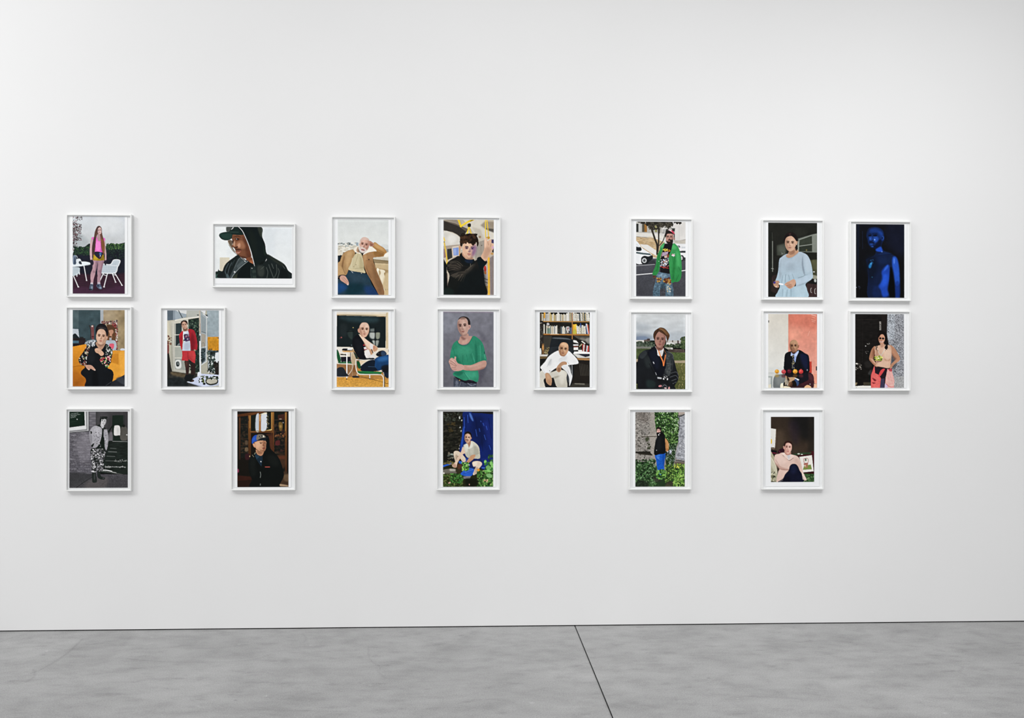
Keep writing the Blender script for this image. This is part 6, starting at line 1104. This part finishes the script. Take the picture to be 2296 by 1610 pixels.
def slab(x0, x1):
    xs = np.unique(np.concatenate([[x0], np.arange(math.ceil(max(x0, -2.95) / .008) * .008, min(x1, 3.65), .008), [x1]]))
    ys = np.concatenate([[0.12], np.arange(0.0, -1.66, -.008), np.linspace(-1.8, -7.0, 12)])
    X, Y = np.meshgrid(xs, ys)
    h, w = WEAR_SHADE.shape[:2]
    i = np.clip(((-Y * 100) / WY * h).astype(int), 0, h - 1)
    j = np.clip(((X * 100 - WX0) / (WX1 - WX0) * w).astype(int), 0, w - 1)
    t = WEAR_SHADE[i, j, 0]
    t = np.where((Y < -1.64) | (X < -2.95) | (X > 3.65), 0.5, t)
    base = 0.352
    colr = np.repeat((base * (1 + 1.7 * (t - 0.5)))[..., None], 3, -1)
    me = grid_mesh('slab', X, Y, np.zeros_like(X), colr)
    # turn the sheet into a slab with real edges
    bm = bmesh.new()
    bm.from_mesh(me)
    edges = [e for e in bm.edges if e.is_boundary]
    r = bmesh.ops.extrude_edge_only(bm, edges=edges)
    for v in r['geom']:
        if isinstance(v, bmesh.types.BMVert): v.co.z = -0.003
    bm.to_mesh(me)
    bm.free()
    o = bpy.data.objects.new('slab', me)
    COL.objects.link(o)
    me.materials.append(M_FLOOR)
    o.parent = floor
    return o
slab(-7.0, JX - JW / 2)
slab(JX + JW / 2, 7.5)

# ------------------------------------------------------------------ framed photographs
DEPTH, REB, LIP = 0.020, 0.0085, 0.0068       # frame depth, recess of the backing, width of the face
OPEN_W, OPEN_H = 0.3255, 0.4215               # opening of an upright frame
Z = 210.0 / 1610.0                            # photo pixels per zoomed pixel of the 180 x 210 crops I measured in

def frame_mesh(w, h):
    """mitred box frame: face, outer and inner sides, back; origin at the bottom middle of the back"""
    bm = bmesh.new()
    ow, oh = w / 2 + LIP, h + 2 * LIP
    b = 0.0009
    def ring(hw, z0, z1, y):
        return [bm.verts.new(p) for p in ((-hw, y, z0), (hw, y, z0), (hw, y, z1), (-hw, y, z1))]
    rings = [ring(ow, 0, oh, 0), ring(ow, 0, oh, -DEPTH + b), ring(ow - b, b, oh - b, -DEPTH),
             ring(w / 2 + b, LIP - b, oh - LIP + b, -DEPTH), ring(w / 2, LIP, oh - LIP, -DEPTH + b), ring(w / 2, LIP, oh - LIP, 0)]
    for A, B in zip(rings, rings[1:] + rings[:1]):
        for i in range(4):
            j = (i + 1) % 4
            bm.faces.new((A[i], A[j], B[j], B[i]))
    bmesh.ops.recalc_face_normals(bm, faces=bm.faces)
    return bm

def make_picture(spec):
    paint, ox, oy, (L, T, R, B), (l, t, r, b), sheet, label, land = spec
    zz = 170.0 / 1610.0 if land else Z
    px = lambda x, y: (ox + x * zz, oy + y * zz)
    w, h = (OPEN_H, OPEN_W) if land else (OPEN_W, OPEN_H)
    A, C = on_wall(*px(L, T), -DEPTH), on_wall(*px(R, B), -DEPTH)
    cx, cz = (A.x + C.x) / 2, (A.z + C.z) / 2
    z0 = cz - h / 2 - LIP
    root = bpy.data.objects.new('framed_photograph', None)
    COL.objects.link(root)
    root.empty_display_size = 0.05
    root.location = (cx, 0.0, z0)
    tag(root, label, 'framed photograph', 'white-framed photographs on the gallery wall')
    link_bm('frame', frame_mesh(w, h), M_FRAME, root)
    yb = -DEPTH + REB
    bm = bmesh.new()
    box(bm, -w / 2, w / 2, yb, -0.002, LIP, LIP + h)
    link_bm('backing_board', bm, M_BOARD, root)
    # picture rectangle on the sheet
    yp = yb - 0.0016
    P, Q = on_wall(*px(l, t), yp), on_wall(*px(r, b), yp)
    x0, x1, zt, zb = P.x - cx, Q.x - cx, P.z - z0, Q.z - z0
    # sheet: paper margins left, top, right, bottom in metres
    m0, m1, m2, m3 = sheet
    bm = bmesh.new()
    sx0, sx1 = max(x0 - m0, -w / 2 + .002), min(x1 + m2, w / 2 - .002)
    sz0, sz1 = max(zb - m3, LIP + .002), min(zt + m1, LIP + h - .002)
    box(bm, sx0, sx1, yp + 0.0002, yp + 0.0005, sz0, sz1)
    sh = link_bm('print_sheet', bm, M_SHEET, root)
    cv = Canvas(l, t, r, b, 2 * 1.25 * zz, 3)
    paint(cv)
    cv.grade()
    img = s2l(cv.result())
    hh, ww = img.shape[:2]
    X, ZZ = np.meshgrid(np.linspace(x0, x1, ww), np.linspace(zt, zb, hh))
    me = grid_mesh('printed_image', X, np.full_like(X, yp), ZZ, img)
    me.materials.append(M_INK)
    o = bpy.data.objects.new('printed_image', me)
    COL.objects.link(o)
    o.parent = sh
    return root

S = (.0135, .0015, .0135, .0015)              # usual sheet: narrow strips of white paper left and right
PICTURES = [
    (pic_garden, 135, 470, (127, 102, 1195, 1480), (215, 118, 1110, 1447), S, 'white-framed colour portrait of long-haired person in pink top and yellow shorts beside wire chair', False),
    (pic_sofa, 135, 680, (122, 82, 1195, 1462), (215, 115, 1108, 1430), S, 'white-framed colour portrait of person in black floral jacket seated on an orange sofa', False),
    (pic_street_mono, 135, 905, (122, 108, 1185, 1480), (157, 138, 1162, 1447), (.005, .004, .005, .004), 'white-framed black-and-white portrait of person in pale jacket and camouflage trousers', False),
    (pic_conservatory, 345, 680, (137, 95, 1195, 1465), (230, 122, 1117, 1432), S, 'white-framed colour portrait of person in red jacket and red shorts in a doorway', False),
    (pic_hood, 465, 490, (128, 135, 1840, 1430), (172, 172, 1795, 1276), (.003, .0015, .004, .030), 'white-framed landscape-format portrait of person in dark cap and black hood', True),
    (pic_cap_library, 505, 905, (122, 105, 1172, 1465), (208, 133, 1088, 1433), S, 'white-framed colour portrait of person in blue cap and black coat before wooden cabinets', False),
    (pic_balustrade, 725, 475, (155, 92, 1215, 1470), (248, 138, 1118, 1430), S, 'white-framed pale colour portrait of bearded person in tan coat leaning on stone balustrade', False),
    (pic_classroom, 725, 680, (158, 108, 1200, 1475), (230, 150, 1122, 1440), (.0115, .005, .0125, .0015), 'white-framed colour portrait of bald person in jeans sitting on a green tube chair', False),
    (pic_tram, 965, 475, (145, 105, 1175, 1462), (226, 133, 1089, 1430), S, 'white-framed colour portrait of dark-haired person holding a yellow tram strap', False),
    (pic_green_shirt, 965, 680, (138, 115, 1172, 1465), (220, 145, 1086, 1440), S, 'white-framed colour portrait of person in green T-shirt against a plain grey wall', False),
    (pic_blue_cloth, 965, 905, (135, 115, 1165, 1462), (217, 138, 1080, 1428), S, 'white-framed colour portrait of person in cream shirt crouching before deep blue cloth', False),
    (pic_bookcase, 1180, 680, (158, 125, 1182, 1470), (232, 157, 1090, 1445), S, 'white-framed colour portrait of elderly person in white seated below shelves of books', False),
    (pic_green_jacket, 1395, 480, (168, 95, 1182, 1440), (241, 130, 1089, 1416), S, 'white-framed colour portrait of person in bright green jacket standing in a street', False),
    (pic_meadow, 1395, 685, (165, 128, 1180, 1465), (241, 155, 1085, 1439), S, 'white-framed colour portrait of short-haired person in dark coat in a meadow under clouds', False),
    (pic_ivy_wall, 1395, 905, (150, 118, 1162, 1455), (227, 147, 1076, 1426), S, 'white-framed colour portrait of person in shiny blue trousers beside an ivy-covered wall', False),
    (pic_kitchen, 1690, 480, (180, 120, 1172, 1450), (249, 147, 1089, 1427), S, 'white-framed colour portrait of person in pale blue jumper in a dark kitchen', False),
    (pic_fruit_table, 1690, 685, (185, 112, 1180, 1440), (250, 147, 1088, 1416), S, 'white-framed colour portrait of person in dark suit behind five fruits, before a salmon-pink panel', False),
    (pic_pink_jacket, 1690, 905, (175, 125, 1172, 1450), (295, 228, 1039, 1346), (.030, .022, .028, .024), 'white-framed wide-margined colour portrait of person in pink jacket with crossed legs', False),
    (pic_blue_light, 1885, 480, (192, 142, 1185, 1470), (262, 172, 1093, 1441), S, 'white-framed dark portrait of bare-chested person in deep blue light', False),
    (pic_stone_doorway, 1885, 685, (182, 118, 1175, 1442), (250, 147, 1087, 1416), S, 'white-framed colour portrait of person in sunglasses and coral trousers beside speckled stone', False),
]
for spec in PICTURES:
    make_picture(spec)
